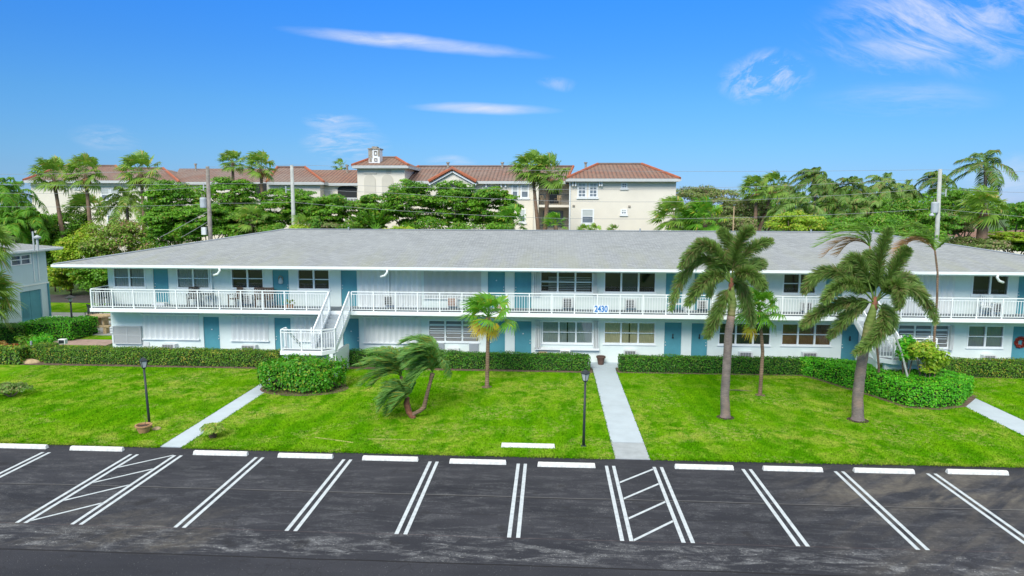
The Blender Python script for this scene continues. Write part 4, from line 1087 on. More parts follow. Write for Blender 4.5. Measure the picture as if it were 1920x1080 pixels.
mb.build('branches_or_core', M['bark'], e)
MB().prism(ellipse(cx, CY, 1.45, .8, 16), .3, 1.0).build('shade_core', M['hedge_core'], e)  # dark solid standing in for the shade inside the shrub
bed(ellipse(cx+.15, CY-.05, 2.0, 1.3, 22), .044)

# left garden hedges and bushes (before the neighbour house)
def gh(px0, px1, pyb, h, depth, mat, label, seed, grp='left garden hedges', lf=.09, dn=300):
    a, b = G(px0, pyb), G(px1, pyb); return hedge([(a[0], a[1]), (b[0], b[1]), (b[0], b[1]+depth), (a[0], a[1]+depth)], h, mat, label, grp, seed=seed, leaf=lf, dens=dn)
gh(-60, 38, 685, .85, 1.0, 'hedge_tip', 'low yellow-tipped hedge at the left picture edge above the lawn', 31)
gh(37, 134, 640, 1.1, 2.6, 'hedge_bright', 'thick sheared green hedge in front of the neighbouring house', 32)
gh(-40, 33, 645, 1.0, 1.5, 'hedge', 'dark clipped hedge under the left fan palm', 33)
def bush(px, py, rx, ry, Y, mat, label, seed, n=1500, leaf=.12, grp='garden bushes', name='shrub'):
    rng = np.random.default_rng(seed); c = P(px, py, Y); s = Y/F_PX; rad = np.array([rx*s, rx*s*.8, ry*s]); c[2] = max(c[2], rad[2]*.85)
    e = empty(name, (c[0], c[1], 0), label, 'shrub', grp); npmesh('foliage', blob_leaves(c, rad, rng, 12, n, leaf, .8, .5), M[mat], e)
    mb = MB()
    for k in range(6): a = k*1.05; mb.tube([(c[0], c[1], 0), (c[0]+rad[0]*.5*math.cos(a), c[1]+rad[1]*.5*math.sin(a), c[2])], [.03, .012], 5)
    mb.build('branches_or_core', M['bark'], e); return e
bush(82, 648, 28, 22, 36.2, 'hedge_bright', 'round bright green bush beside the yard post, left of the block', 41)
bush(50, 650, 24, 20, 36.4, 'leaf_mid', 'mid green leafy bush between the copper bush and the round bright bush', 42)
bush(12, 650, 26, 16, 35.6, 'hedge_red', 'copper-orange bush at the left edge behind the low hedge', 43)
bush(22, 758, 40, 17, 27.6, 'foxtail', 'dark feathery low shrub on the left lawn at the picture edge', 44, 1400, .10)
bush(68, 600+52, 10, 14, 35.2, 'leaf_dark', 'dark spiky bush behind the yard post', 45, 500)
# right shrub in the hedge ring, tall leafy plant
bush(1738, 664, 40, 38, 30.4, 'leaf_yellow', 'tall leafy bush with yellow-green leaves inside the right curved hedge', 46, 3600, .16)
bush(1702, 658, 24, 28, 30.8, 'hedge_bright', 'smaller bright leafy bush beside the leaning brace pole', 47, 1500, .14)
bush(1745, 690, 22, 14, 30.1, 'leaf_yellow', 'yellowing low foliage at the foot of the tall leafy bush', 48, 900, .14)

# ------------------------------------------------------------------ palms on the front lawn
def seg_trunk(pts, rad, mat, parent, name='trunk', n=14):
    # smooth interpolation
    pts = np.array(pts, float); rad = np.array(rad, float); k = len(pts); t = np.linspace(0, k-1, (k-1)*5+1)
    q = np.column_stack([np.interp(t, range(k), pts[:, i]) for i in range(3)]); r_ = np.interp(t, range(k), rad)
    r_ = r_*(1+.025*np.sin(t*9)); return MB().tube(list(q), list(r_), n).build(name, M[mat], parent, smooth=True)
def vis(px, py, base_y, off=0.): return P(px, py, base_y+off)
def foxtail(base_px, trunk_px, shaft_px, fr, label, seed, r0, Lf=.37, nl=190):
    g = G(*base_px); Yb = g[1]; rng = np.random.default_rng(seed)
    e = empty('foxtail_palm', (g[0], g[1], LZ), label, 'palm tree', 'foxtail palms on the front lawn')
    pts = [(g[0], g[1], 0)]+[vis(px, py, Yb) for px, py in trunk_px]; n = len(pts)
    seg_trunk([(g[0], g[1], 0), (g[0], g[1], .12)]+pts[1:], [r0*1.45, r0*1.1]+[r0*(1.0-.18*k/n) for k in range(1, n)], 'trunk_grey', e)
    sh = [vis(px, py, Yb) for px, py in shaft_px]
    seg_trunk(sh, [r0*.8, r0*.95, r0*.5][:len(sh)] if len(sh) == 3 else [r0*.8, r0*.5], 'crownshaft', e, 'crownshaft')
    top = np.array(sh[-1]); A = []; 
    MB().tube([top-np.array([0, 0, .25]), top, top+np.array([0, 0, .25])], [r0*.62, r0*.55, r0*.25], 10).build('leaf_bases', M['shaft_brown'], e, smooth=True)
    for (m_, t_, dy) in fr:
        p2 = vis(*t_, Yb, dy); pm = vis(*m_, Yb, dy*.6)
        p1 = 2*np.array(pm)-.5*(top+np.array(p2))     # curve passes through the mid point
        A += frond(top, p1, p2, rng, nl=nl, L=Lf, wd=.026, mode='plumose', droop=.10, wind=.10, rad=.032, start=.16, fwd=.75)
    npmesh('crown', A, M['foxtail'], e)
    MB().lathe((g[0], g[1], LZ), [(.0, .02), (r0*1.7, .02), (r0*2.1, -.01)], 14).build('root_mound', M['soil'], e)
    return e
foxtail((1360, 784), [(1359, 740), (1363, 680), (1366, 625), (1371, 592)], [(1371, 594), (1373, 568), (1371, 532)],
  [((1330, 462), (1277, 500), -.6), ((1308, 488), (1258, 580), .3), ((1332, 520), (1290, 572), -1.4), ((1352, 572), (1326, 632), -.3),
   ((1372, 470), (1352, 432), .5), ((1398, 476), (1446, 452), .6), ((1400, 512), (1434, 540), -1.0), ((1384, 462), (1410, 430), -.3),
   ((1345, 500), (1330, 556), 1.3), ((1352, 478), (1310, 452), .9), ((1392, 540), (1412, 610), .8), ((1405, 500), (1432, 495), 1.2)],
  'tall foxtail palm with drooping bushy fronds, nearest the number sign', 11, .175)
foxtail((1608, 789), [(1608, 745), (1613, 700), (1620, 655), (1622, 640)], [(1622, 645), (1630, 610), (1640, 568)],
  [((1562, 510), (1508, 548), .5), ((1590, 532), (1545, 566), -1.2), ((1566, 572), (1505, 612), -.4), ((1606, 578), (1556, 632), .4), ((1610, 490), (1586, 510), .2),
   ((1650, 488), (1668, 430), .2), ((1676, 505), (1702, 466), -.2), ((1680, 535), (1684, 578), -1.2), ((1708, 542), (1756, 604), .3), ((1655, 612), (1604, 662), -1.3),
   ((1668, 590), (1664, 622), .8), ((1620, 520), (1575, 500), 1.2), ((1690, 520), (1735, 560), 1.3), ((1640, 500), (1625, 478), 1.0)],
  'foxtail palm with thick grey trunk and dark drooping crown left of the right curved hedge', 12, .205)

# windblown slender palms behind the right foxtail
def slender(stem, tops, label, seed, r0=.055, dead=(), extra=None, Y=30.8, base=None):
    rng = np.random.default_rng(seed); e = empty('slender_palm', (P(*stem[0], Y)[0], Y, 0), label, 'palm tree', 'slender wind-bent palms by the right stair')
    b = P(*stem[0], Y); pts = [(b[0], Y, 0)]+[P(px, py, Y) for px, py in stem]
    seg_trunk(pts, [r0*1.3]+[r0*(1-.35*k/len(stem)) for k in range(len(stem))], 'trunk_brown', e, n=8)
    top = np.array(pts[-1])
    for nm, lst, mt in (('crown', tops, 'foxtail_light'), ('dead_fronds', dead, 'dead')):
        A = []
        for m_, t_, dy in lst:
            p2 = np.array(P(*t_, Y+dy)); pm = np.array(P(*m_, Y+dy*.6)); A += frond(top, 2*pm-.5*(top+p2), p2, rng, nl=44, L=.42, wd=.03, droop=.2, wind=.7, rad=.022, fwd=.8)
        if A: npmesh(nm, A, M[mt], e)
    return e
slender([(1750, 700), (1752, 631), (1757, 560), (1758, 511), (1753, 470)], [((1730, 440), (1700, 446), -.5), ((1728, 428), (1690, 428), .3), ((1765, 456), (1785, 444), .4), ((1742, 436), (1722, 418), 0)],
        'slender bent palm with brown streaming fronds rising right of the thick foxtail palm', 51, dead=[((1722, 446), (1682, 470), 0), ((1715, 450), (1680, 480), -.3)])
slender([(1648, 690), (1640, 600), (1634, 520), (1631, 462)], [((1600, 432), (1540, 448), 0), ((1590, 440), (1530, 462), -.5), ((1612, 428), (1570, 424), .4), ((1630, 436), (1622, 420), 0)],
        'slender palm hidden behind the foxtail trunk, its fronds streaming left over the roof edge', 52, dead=[((1590, 447), (1545, 480), 0), ((1600, 452), (1572, 478), .3)])
e = empty('brace_pole', (P(1702, 700, 30.6)[0], 30.6, 0), 'pale thin pole leaning inside the right curved hedge', 'pole')
MB().tube([P(1704, 715, 30.3), P(1690, 660, 30.5), P(1667, 600, 30.9)], .045, 8).build('shaft', M['pole_pale'], e)
MB().tube([P(1667, 600, 30.9), P(1666.5, 598, 30.9)], .06, 8).build('cap', M['white'], e)

# small fan palm left of centre and small one right
def small_fan(base_px, top_px, size, nleaf, label, seed, yel, r0=.09, mat='fan', name='fan_palm', mid=None):
    g = G(*base_px); Yb = g[1]; rng = np.random.default_rng(seed); t_ = np.array(P(*top_px, Yb))
    e = empty(name, (g[0], g[1], LZ), label, 'palm tree', 'small palms on the front lawn')
    pts = [(g[0], g[1], 0), (g[0], g[1], .1)]+([P(*mid, Yb)] if mid else [])+[t_]
    seg_trunk(pts, [r0*1.7, r0*1.15]+([r0] if mid else [])+[r0*.85], 'trunk_brown', e, n=9)
    npmesh('crown', fan_crown(t_, rng, nleaf, size, (-.75 if nleaf > 25 else -.3, 1.45), .55, 20, .6), M[mat], e)
    A = []
    for (px, py, dy, s_) in yel:
        q = np.array(P(px, py, Yb+dy)); d = q-t_; L = np.linalg.norm(d); d /= L; up = np.array([0, -1., .3])-d*np.dot(d, [0, -1., .3]); A += fan_leaf(t_, d, up/np.linalg.norm(up), s_, rng, L*.6, 18, .1, .5)
    if A: npmesh('yellow_fronds', A, M['yellow'], e)
    MB().lathe((g[0], g[1], LZ), [(0, .015), (r0*2.6, .015), (r0*3.2, -.01)], 12).build('root_mound', M['mulch'], e)
small_fan((913, 727), (916, 594), 1.3, 17, 'small fan palm with yellow lower fronds standing alone on the middle lawn', 61, [(884, 617, -.2, .5), (933, 625, .1, .4), (893, 626, -.3, .4), (914, 628, -.3, .4), (928, 640, -.2, .35)], .085)
small_fan((1425, 742), (1424, 580), 1.1, 26, 'slim young palm between the two foxtail palms with one yellow hanging frond', 62, [(1397, 640, -.2, .42)], .075, mid=(1430, 660))

# leaning multi-stem date palm
g = G(776, 785); Yb = g[1]; rng = np.random.default_rng(71)
e = empty('date_palm', (g[0], g[1], LZ), 'leaning multi-stemmed date palm bent left by wind on the middle lawn', 'palm tree')
V3 = lambda px, py, dy=0.: np.array(P(px, py, Yb+dy))
seg_trunk([(g[0], g[1], 0), V3(766, 772), V3(762, 757), V3(764, 745)], [.12, .11, .12, .09], 'shaft_brown', e, n=10)
seg_trunk([V3(772, 778), V3(786, 771), V3(795, 764), V3(800, 742), V3(808, 712), V3(811, 700)], [.08, .08, .09, .075, .07, .10], 'trunk_brown', e, n=10)
seg_trunk([V3(770, 776, .3), V3(762, 745, .5), V3(755, 722, .6), V3(752, 706, .6)], [.08, .07, .06, .07], 'trunk_brown', e, n=8)
A = []
def streaming(top, ends, L=.34, nl=64):
    global A
    ends = ends+[((m_[0]+rng.uniform(-9, 9), m_[1]+rng.uniform(-9, 9)), (t_[0]+rng.uniform(-14, 8), t_[1]+rng.uniform(-10, 14)), dy+rng.uniform(-.5, .5)) for m_, t_, dy in ends]
    for m_, t_, dy in ends:
        p2 = V3(*t_, dy); pm = V3(*m_, dy*.6); A += frond(top, 2*pm-.5*(top+p2), p2, rng, nl=nl, L=L*1.25, wd=.028, droop=.18, wind=.45, rad=.016, fwd=.9)
streaming(V3(811, 698), [((790, 650), (755, 668), -.3), ((796, 640), (762, 640), .2), ((805, 645), (780, 632), .4), ((800, 665), (755, 690), -.6), ((812, 660), (792, 645), -.6), ((822, 672), (840, 684), -.2), ((825, 680), (846, 698), .5),
   ((790, 680), (762, 712), -.2), ((785, 660), (742, 655), .5), ((795, 690), (775, 720), -.7), ((815, 650), (800, 632), .1), ((818, 668), (832, 662), .4), ((780, 668), (745, 682), .1), ((802, 655), (768, 655), -.9)])
streaming(V3(752, 706, .6), [((730, 675), (690, 680), 0), ((735, 668), (698, 660), .6), ((725, 690), (680, 712), .3), ((740, 668), (715, 652), .9), ((730, 700), (700, 720), .2), ((745, 672), (728, 660), .3), ((728, 682), (678, 692), 1.)], .36)
streaming(V3(764, 744), [((745, 725), (715, 745), -.2), ((742, 735), (712, 768), -.4), ((750, 742), (722, 776), .1), ((750, 722), (722, 725), .3), ((758, 725), (740, 712), .0), ((755, 738), (735, 765), -.7), ((768, 728), (772, 716), .2), ((748, 730), (716, 755), .5)], .3)
npmesh('crown', A, M['pygmy'], e)

# ------------------------------------------------------------------ lamp posts, pots
def lamp(px, py, top_py, label, hat=False, r0=.045, lean=0.):
    g = G(px, py); h = P(px, top_py, g[1])[2]; x, y, _z = g
    e = empty('lamp_post', (x, y, 0), label, 'lamp post', 'garden lamp posts')
    L = lambda z: (x+lean*z, y, z)
    MB().tube([L(0), L(h*.3), L(h-.42)], [r0*1.1, r0, r0*.8], 10).tube([L(0), L(.06)], [r0*2.2, r0*2], 10).build('post', M['metal_dark'], e, smooth=True)
    t = L(h-.42); mb = MB()
    if hat:
        mb.lathe(t, [(.03, 0), (.09, .05), (.09, .07), (.07, .08)], 12); mb.lathe(t, [(.30, .30), (.31, .33), (.10, .43), (0, .46)], 16)
        mb.build('lantern', M['metal_dark'], e); MB().lathe(t, [(.07, .07), (.14, .28)], 12).build('lamp_glass', M['lamp_glass'], e)
    else:
        mb.lathe(t, [(.03, 0), (.08, .03), (.085, .06)], 4); 
        for k in range(4):
            a = k*math.pi/2; mb.bar((t[0]+.085*math.cos(a), t[1]+.085*math.sin(a), t[2]+.06), (t[0]+.14*math.cos(a), t[1]+.14*math.sin(a), t[2]+.31), .016)
        mb.lathe(t, [(.165, .30), (.17, .32), (.08, .40), (.02, .43), (0, .46)], 4); mb.build('lantern', M['metal_dark'], e)
        MB().lathe(t, [(.078, .062), (.132, .30)], 4).build('lamp_glass', M['lamp_glass'], e)
lamp(281, 803, 671, 'black lantern post on the left lawn beside the tan pot', lean=-.035)
lamp(1094, 838, 694, 'black lantern post just left of the central walkway', lean=.012)
lamp(137, 628, 555, 'black lamp post with a wide hat beside the patio path at far left', hat=True, r0=.06)
g = G(270, 812)
e = empty('planter_pot', (g[0], g[1], 0), 'tan bowl planter with a dead stem at the foot of the left lamp post', 'planter')
MB().lathe((g[0], g[1], .03), [(0, 0), (.17, 0), (.25, .22), (.29, .24), (.29, .29), (.24, .29), (.23, .22), (0, .21)], 22).build('bowl', M['terracotta'], e)
MB().lathe((g[0], g[1], .03), [(0, .24), (.225, .235)], 20).build('soil', M['soil'], e)
MB().tube([(g[0]+.05, g[1], .25), (g[0]+.1, g[1], .5), (g[0]+.02, g[1], .7)], [.012, .01, .006], 5).tube([(g[0]+.1, g[1], .5), (g[0]+.22, g[1]-.03, .62)], [.008, .004], 5).build('dead_stem', M['bark'], e)
g = G(290, 806); o = MB().lathe((g[0]+.08, g[1], LZ), [(0, .07), (.10, .065), (.15, .03), (.16, 0)], 9).build('rock', M['stone_tan']); tag(o, 'small tan rock right of the left lamp post foot', 'rock')
g = G(399, 822); e = empty('potted_fern', (g[0], g[1], 0), 'pale green fern in a small pot on the grass right of the left walkway', 'potted plant')
MB().lathe((g[0], g[1], LZ), [(0, 0), (.12, 0), (.17, .22), (.15, .22), (0, .2)], 16).build('pot', M['pot_brown'], e)
rng = np.random.default_rng(9); A = []
for k in range(48):
    a = k*2.4; r_ = rng.uniform(.2, .42); h = rng.uniform(.25, .5); b = np.array([g[0], g[1], .25]); A += frond(b, b+np.array([r_*.6*math.cos(a), r_*.6*math.sin(a), h]), b+np.array([r_*1.2*math.cos(a), r_*1.2*math.sin(a), h*.2]), rng, nl=16, L=.10, wd=.028, rad=.006, wind=.1)
npmesh('fronds', A, M['fern'], e)
# yard marker post + boulder + floodlight on left
g = G(61, 672); e = empty('yard_post', (g[0], g[1], 0), 'short grey and white marker post by the boulder at left', 'post')
MB().tube([(g[0], g[1], 0), (g[0], g[1], .95)], .05, 8).build('grey_post', M['grey_box'], e); MB().tube([(g[0]+.14, g[1], 0), (g[0]+.14, g[1], .42)], .04, 8).build('white_post', M['white'], e)
g = G(56, 681); rng = np.random.default_rng(4)
mb = MB().lathe((0, 0, 0), [(.0, .2), (.2, .19), (.38, .13), (.48, .04), (.5, -.02)], 14); mb.v = [(g[0]+v[0]*1.1*(1+.1*math.sin(5*i)), g[1]+v[1]*.6, v[2]+.03) for i, v in enumerate(mb.v)]
tag(mb.build('boulder', M['stone_tan'], smooth=True), 'flat tan boulder at the left end of the front lawn', 'boulder')
g = G(118, 645); e = empty('floodlight', (g[0], g[1]-.3, 0), 'small white floodlight on the hedge at the left corner', 'floodlight')
c = P(118, 641, 36.6); MB().box(c[0]-.22, c[0]+.18, 36.5, 36.75, c[2]-.12, c[2]+.16).build('housing', M['white'], e, bevel=.02); MB().box(c[0]-.18, c[0]+.14, 36.49, 36.498, c[2]-.08, c[2]+.12).build('lens', M['metal_dark'], e); MB().bar((c[0], 36.6, 0), (c[0], 36.6, c[2]-.12), .04).build('stake', M['metal_dark'], e)
# twig and faded kerb pieces on lawn
g = G(1385, 735); tag(MB().tube([g+[-.8, .1, .06], g+[0, 0, .09], g+[.6, -.05, .07]], [.015, .02, .008], 6).build('fallen_branch', M['bark']), 'thin fallen branch on the grass beside the slim young palm', 'branch')
g0, g1 = G(590, 822), G(662, 832); tag(MB().bar((g0[0], g0[1], .036), (g1[0], g1[1], .036), .07, .03).build('kerb_strip', M['old_marks']), 'faded sunken kerb strip in grass, below and left of the date palm', 'kerb strip', 'sunken kerb strips')
g0, g1 = G(690, 825), G(780, 827); tag(MB().bar((g0[0], g0[1], .036), (g1[0], g1[1], .036), .07, .03).build('kerb_strip', M['old_marks']), 'faded sunken kerb strip in the grass directly below the date palm', 'kerb strip', 'sunken kerb strips')
# ------------------------------------------------------------------ neighbouring house at left
N = empty('neighbour_house', (-42, 41, 0), 'pale blue two-storey house with grey roof cut by the left picture edge, blue double door', 'building')
NX = -35.45; NY0, NY1 = 31.0, 46.4
def xz(px, py): p = (lambda d: np.array([0, 0, CAM_H])+d*(NX/d[0]))(ray(px, py)); return p[1], p[2]
dy0, dzt = xz(37, 547); dy1, _q = xz(77, 543); wy0, wzt = xz(18, 479); wy1, _q = xz(57, 476); _q, wzb = xz(40, 497)
dzt = xz(57, 545)[1]; dzb = max(xz(57, 601)[1], .15); wzt = min(xz(38, 478)[1], 4.9)
wl = MB()
for a, b, c, d in ((NY0, dy0, 0, 2.7), (dy1, NY1, 0, 2.7), (dy0, dy1, dzt, 2.7), (dy0, dy1, 0, dzb), (NY0, wy0, 2.7, 4.97), (wy1, NY1, 2.7, 4.97), (wy0, wy1, 2.7, wzb), (wy0, wy1, wzt, 4.97)):
    if d > c+.01: wl.box(NX-.2, NX, a, b, c, d)
wl.box(-53, NX-.2, NY0, NY0+.2, 0, 4.97).box(-53, NX-.2, NY1-.2, NY1, 0, 4.97)
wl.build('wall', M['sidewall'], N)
MB().box(NX-.0, NX+.04, NY0, NY1+.04, 2.66, 2.76).build('band', M['wall'], N)
d = MB().box(NX-.12, NX-.08, dy0, (dy0+dy1)/2-.01, dzb, dzt).box(NX-.12, NX-.08, (dy0+dy1)/2+.01, dy1, dzb, dzt).build('door', M['teal'], N)
mb = MB()
for k in range(10): z = dzb+.25+k*.07; mb.box(NX-.085, NX-.06, dy0+.25, dy0+.8, z, z+.035)
mb.build('grille', M['teal'], d); MB().box(NX-.1, NX+.12, dy0-.1, dy1+.25, dzb-.14, dzb-.01).build('threshold', M['white'], N)
mb = MB()
for y in (wy0, (wy0+wy1)/2-.05, wy1-.1): mb.box(NX-.06, NX+.04, y, y+.1, wzb, wzt)
for z in (wzb, (wzb+wzt)/2, wzt-.06): mb.box(NX-.055, NX+.035, wy0+.1, wy1-.1, z, z+.06)
f = mb.build('window', M['trim'], N); MB().box(NX-.09, NX-.085, wy0, wy1, wzb, wzt).build('pane', M['win_far'], f)
MB().box(NX-.8, NX-.75, NY0+1, NY1-1, .1, 4.9).build('dark_backing', M['dark'], N)  # near-black sheet in place of the dark room behind the window
for y in (xz(63, 520)[0], xz(72, 520)[0]): MB().box(NX+.003, NX+.06, y, y+.06, 2.9, 4.9).build('conduit', M['trim'], N)
for y in (NY1-.12,): MB().box(NX+.002, NX+.09, y, y+.1, 0, 2.65).build('downspout', M['teal'], N)
r2 = hip('roof', -54, -35.0, 29.5, 47.4, -44.5, -44.5001, 40, 5.17, 6.9, M['shingle'], N)
bpy.data.objects.remove(r2)
a, b, c, d_ = (-54, 29.5, 5.17), (-35.0, 29.5, 5.17), (-35.0, 47.4, 5.17), (-54, 47.4, 5.17); e1, e2 = (-44.5, 38.2, 6.85), (-44.5, 38.6, 6.85)
uvmesh('roof', [([b, c, e2, e1], [(29.5, 0), (47.4, 0), (38.6, 9.9), (38.2, 9.9)]), ([d_, a, e1, e2], [(47.4, 0), (29.5, 0), (38.2, 9.9), (38.6, 9.9)]), ([a, b, e1], [(-54, 0), (-35.0, 0), (-44.5, 9.9)]), ([c, d_, e2], [(-35.0, 0), (-54, 0), (-44.5, 9.9)])], M['shingle'], N)
MB().box(-35.05, -34.95, 29.5, 47.4, 4.97, 5.165).box(-54, -35.06, 47.35, 47.4, 4.97, 5.165).box(-34.94, -34.86, 29.5, 47.4, 5.04, 5.15).build('gutter', M['trim'], N)
MB().box(-54, -35.06, 29.6, 47.3, 4.975, 5.0).build('soffit', M['wall'], N)
c = P(67, 452, 41.5); MB().tube([(c[0]-.15, 41.5, 5.3), (c[0]-.15, 41.5, c[2]+.6)], .05, 8).tube([(c[0]+.1, 41.5, 5.3), (c[0]+.1, 41.5, c[2]+.15)], .07, 8).lathe((c[0]+.12, 41.5, c[2]+.15), [(.0, 0), (.20, .02), (.22, .10), (.10, .18), (0, .24)], 12).build('roof_vent', M['transformer'], N)

# patio things
def stone_table(px, py, lab):
    g = G(px, py); x, y = g[0], g[1]; e = empty('stone_table', (x, y, 0), lab, 'table')
    MB().prism(ellipse(x, y, .75, .6, 20), .70, .78).build('tabletop', M['stone_tan'], e); MB().box(x-.3, x-.18, y-.25, y+.25, .02, .698).build('leg', M['stone_tan'], e); MB().box(x+.18, x+.3, y-.25, y+.25, .02, .698).build('leg', M['stone_tan'], e)
stone_table(192, 612, 'round stone picnic table on the patio at the left corner of the block')
for i, (px, py, lab) in enumerate(((187, 625, 'stone bench on the patio nearest the camera, left of the block corner'), (186, 602, 'stone bench behind the patio table'))):
    g = G(px, py); x, y = g[0], g[1]; e = empty('stone_bench', (x, y, 0), lab, 'bench', 'stone benches on the patio')
    MB().box(x-.75, x+.75, y-.2, y+.2, .42, .5).build('seat', M['stone_tan'], e); MB().box(x-.55, x-.35, y-.16, y+.16, .02, .418).build('leg', M['stone_tan'], e); MB().box(x+.35, x+.55, y-.16, y+.16, .02, .418).build('leg', M['stone_tan'], e)
for px, py, rr, lab in ((170, 603, .3, 'dark patio chair left of the stone table, nearest the orange pot'), (184, 597, -.4, 'dark patio chair at the back of the patio beside the block wall'), (176, 596, 2.6, 'dark patio chair between the other two patio chairs')):
    g = G(px, py); patio_chair(0, 0, 'metal_dark', lab, rr, 'dark chairs on the patio', loc=(g[0], g[1], .02))
g = G(143, 609); o = MB().lathe((g[0], g[1], .02), [(0, 0), (.2, 0), (.3, .4), (.26, .4), (.24, .34), (0, .34)], 16).build('flower_pot', M['terracotta']); tag(o, 'orange clay pot at the patio edge beside the wide-hat lamp post', 'flower pot')
g = G(105, 606); mb = MB().lathe((0, 0, 0), [(.62, 0), (.62, .2), (.5, .38), (.3, .48), (0, .52)], 18)
mb.v = [(g[0]+v[0]*1.1, g[1]+v[1], v[2]+.02) for v in mb.v]; tag(mb.build('covered_grill', M['white'], smooth=True), 'low white domed cover beside the neighbouring house', 'cover')

# ------------------------------------------------------------------ far cream apartment building
Q = empty('cream_apartment_building', (P(700, 420, 80)[0], 80, 0), 'large cream three-storey apartment building with clay tile roofs and a chimney tower beyond the trees', 'building')
def bwall(px0, px1, pyt, Yf, dep, mat='cream', name='wall', zb=0.):
    a, b = P(px0, pyt, Yf), P(px1, pyt, Yf); return MB().box(a[0], b[0], Yf, Yf+dep, zb, a[2]).build(name, M[mat], Q)
def broof(pe0, pe1, pye, pr0, pr1, pyr, Yf, dep, mat='tile', trim=True):
    a = P(pe0, pye, Yf); b = P(pe1, pye, Yf); Yr = Yf+dep/2; c = P(pr0, pyr, Yr); d = P(pr1, pyr, Yr); ze = a[2]; zr = c[2]
    o = hip('roof', a[0], b[0], Yf, Yf+dep, c[0], d[0], Yr, ze, zr, M[mat], Q)
    MB().box(a[0], b[0], Yf-.0, Yf+.1, ze-.30, ze-.01).box(a[0], a[0]+.1, Yf+.1, Yf+dep, ze-.30, ze-.01).box(b[0]-.1, b[0], Yf+.1, Yf+dep, ze-.30, ze-.01).box(a[0]+.1, b[0]-.1, Yf+.1, Yf+dep, ze-.28, ze-.24).build('eave', M['eave_far'], Q)
    if trim:
        mb = MB()
        MB().tube([(a[0], Yf, ze+.03), (c[0], Yr, zr+.05)], .15, 6).build('hip_tile', M['tile_trim'], o); MB().tube([(b[0], Yf, ze+.03), (d[0], Yr, zr+.05)], .15, 6).build('hip_tile', M['tile_trim'], o)
        MB().tube([(c[0], Yr, zr+.05), (d[0], Yr, zr+.05)], .13, 6).build('ridge_tile', M['tile'], o)
    return o
def bwin(px0, px1, py0, py1, Yf, cols=1, rows=2, blind=.5, mat='win_far'):
    a = P(px0, py1, Yf); b = P(px1, py0, Yf); mb = MB()
    fw = .09; x0, x1, z0, z1 = a[0], b[0], a[2], b[2]; y = Yf
    mb.box(x0-.06, x0+fw, y-.05, y-.003, z0, z1).box(x1-fw, x1+.06, y-.05, y-.003, z0, z1).box(x0+fw, x1-fw, y-.05, y-.003, z0, z0+fw).box(x0+fw, x1-fw, y-.05, y-.003, z1-fw, z1).box(x0-.15, x1+.15, y-.14, y-.052, z0-.16, z0-.02)
    for k in range(1, cols): x = x0+(x1-x0)*k/cols; mb.box(x-.03, x+.03, y-.045, y-.003, z0+fw, z1-fw)
    for k in range(1, rows): z = z0+(z1-z0)*k/rows; mb.box(x0+fw, x1-fw, y-.04, y-.003, z-.035, z+.035)
    f = mb.build('window', M['white'], Q); MB().box(x0+fw, x1-fw, y-.012, y-.004, z0+fw, z1-fw).build('pane', M[mat], f)
    if blind: MB().box(x0+fw, x1-fw, y-.02, y-.0125, z1-fw-(z1-z0-2*fw)*blind, z1-fw).build('blind', M['win_blind'], f)
    return f
def arch(px0, px1, pyt, pyb, Yf, mat, name, rise=.35, thick=.03, proud=.0):
    a = P(px0, pyb, Yf); b = P(px1, pyt, Yf); x0, x1, z0, z1 = a[0], b[0], a[2], b[2]; h = (x1-x0)*rise
    pts = [(x0, z0), (x1, z0)]+[((x0+x1)/2+(x1-x0)/2*math.cos(t), z1-h+h*math.sin(t)) for t in np.linspace(0, math.pi, 13)]
    return MB().prism_y(pts, Yf-thick-proud, Yf-.003-proud).build(name, M[mat], Q)
# left block
bwall(57, 330, 343, 76, 14); broof(44, 246, 338, 118, 217, 311.5, 75.2, 15); broof(186, 336, 341, 232, 306, 316, 75.6, 14)
bwall(330, 520, 345, 77.5, 12); broof(322, 560, 341, 336, 545, 316, 77, 14, trim=False)
bwin(191, 205, 354, 376, 76, 1, 2); bwin(209, 224, 354, 376, 76, 1, 2); bwin(202, 221, 391, 417, 76, 1, 2); bwin(142, 151, 344, 353, 76, 1, 1, 0)
arch(277, 322, 346, 384, 76, 'dark', 'balcony_opening', .3)
# second block with steep roof
bwall(500, 600, 345, 74.6, 12); broof(500, 607, 341, 520, 572, 314, 74, 13)
arch(478, 512, 343, 372, 76.9, 'dark', 'balcony_opening', .3)
bwin(548, 560, 355, 375, 74.6)
bwall(592, 671, 347, 76, 10); broof(586, 680, 343, 560, 690, 318.5, 75.4, 12, 'tile_orange', trim=False)
arch(634, 669, 348, 384, 76, 'dark', 'balcony_opening', .16)
a, b = P(633, 384, 75.9), P(670, 371, 75.9)
mb = MB().box(a[0], b[0], 75.7, 75.95, a[2]-.1, a[2]+.02)
for k in range(14): x = a[0]+(b[0]-a[0])*(k+.5)/14; mb.box(x-.03, x+.03, 75.78, 75.83, a[2]+.02, a[2]+.7)
mb.box(a[0], b[0], 75.76, 75.85, a[2]+.701, a[2]+.78); mb.build('balcony_railing', M['white'], Q)
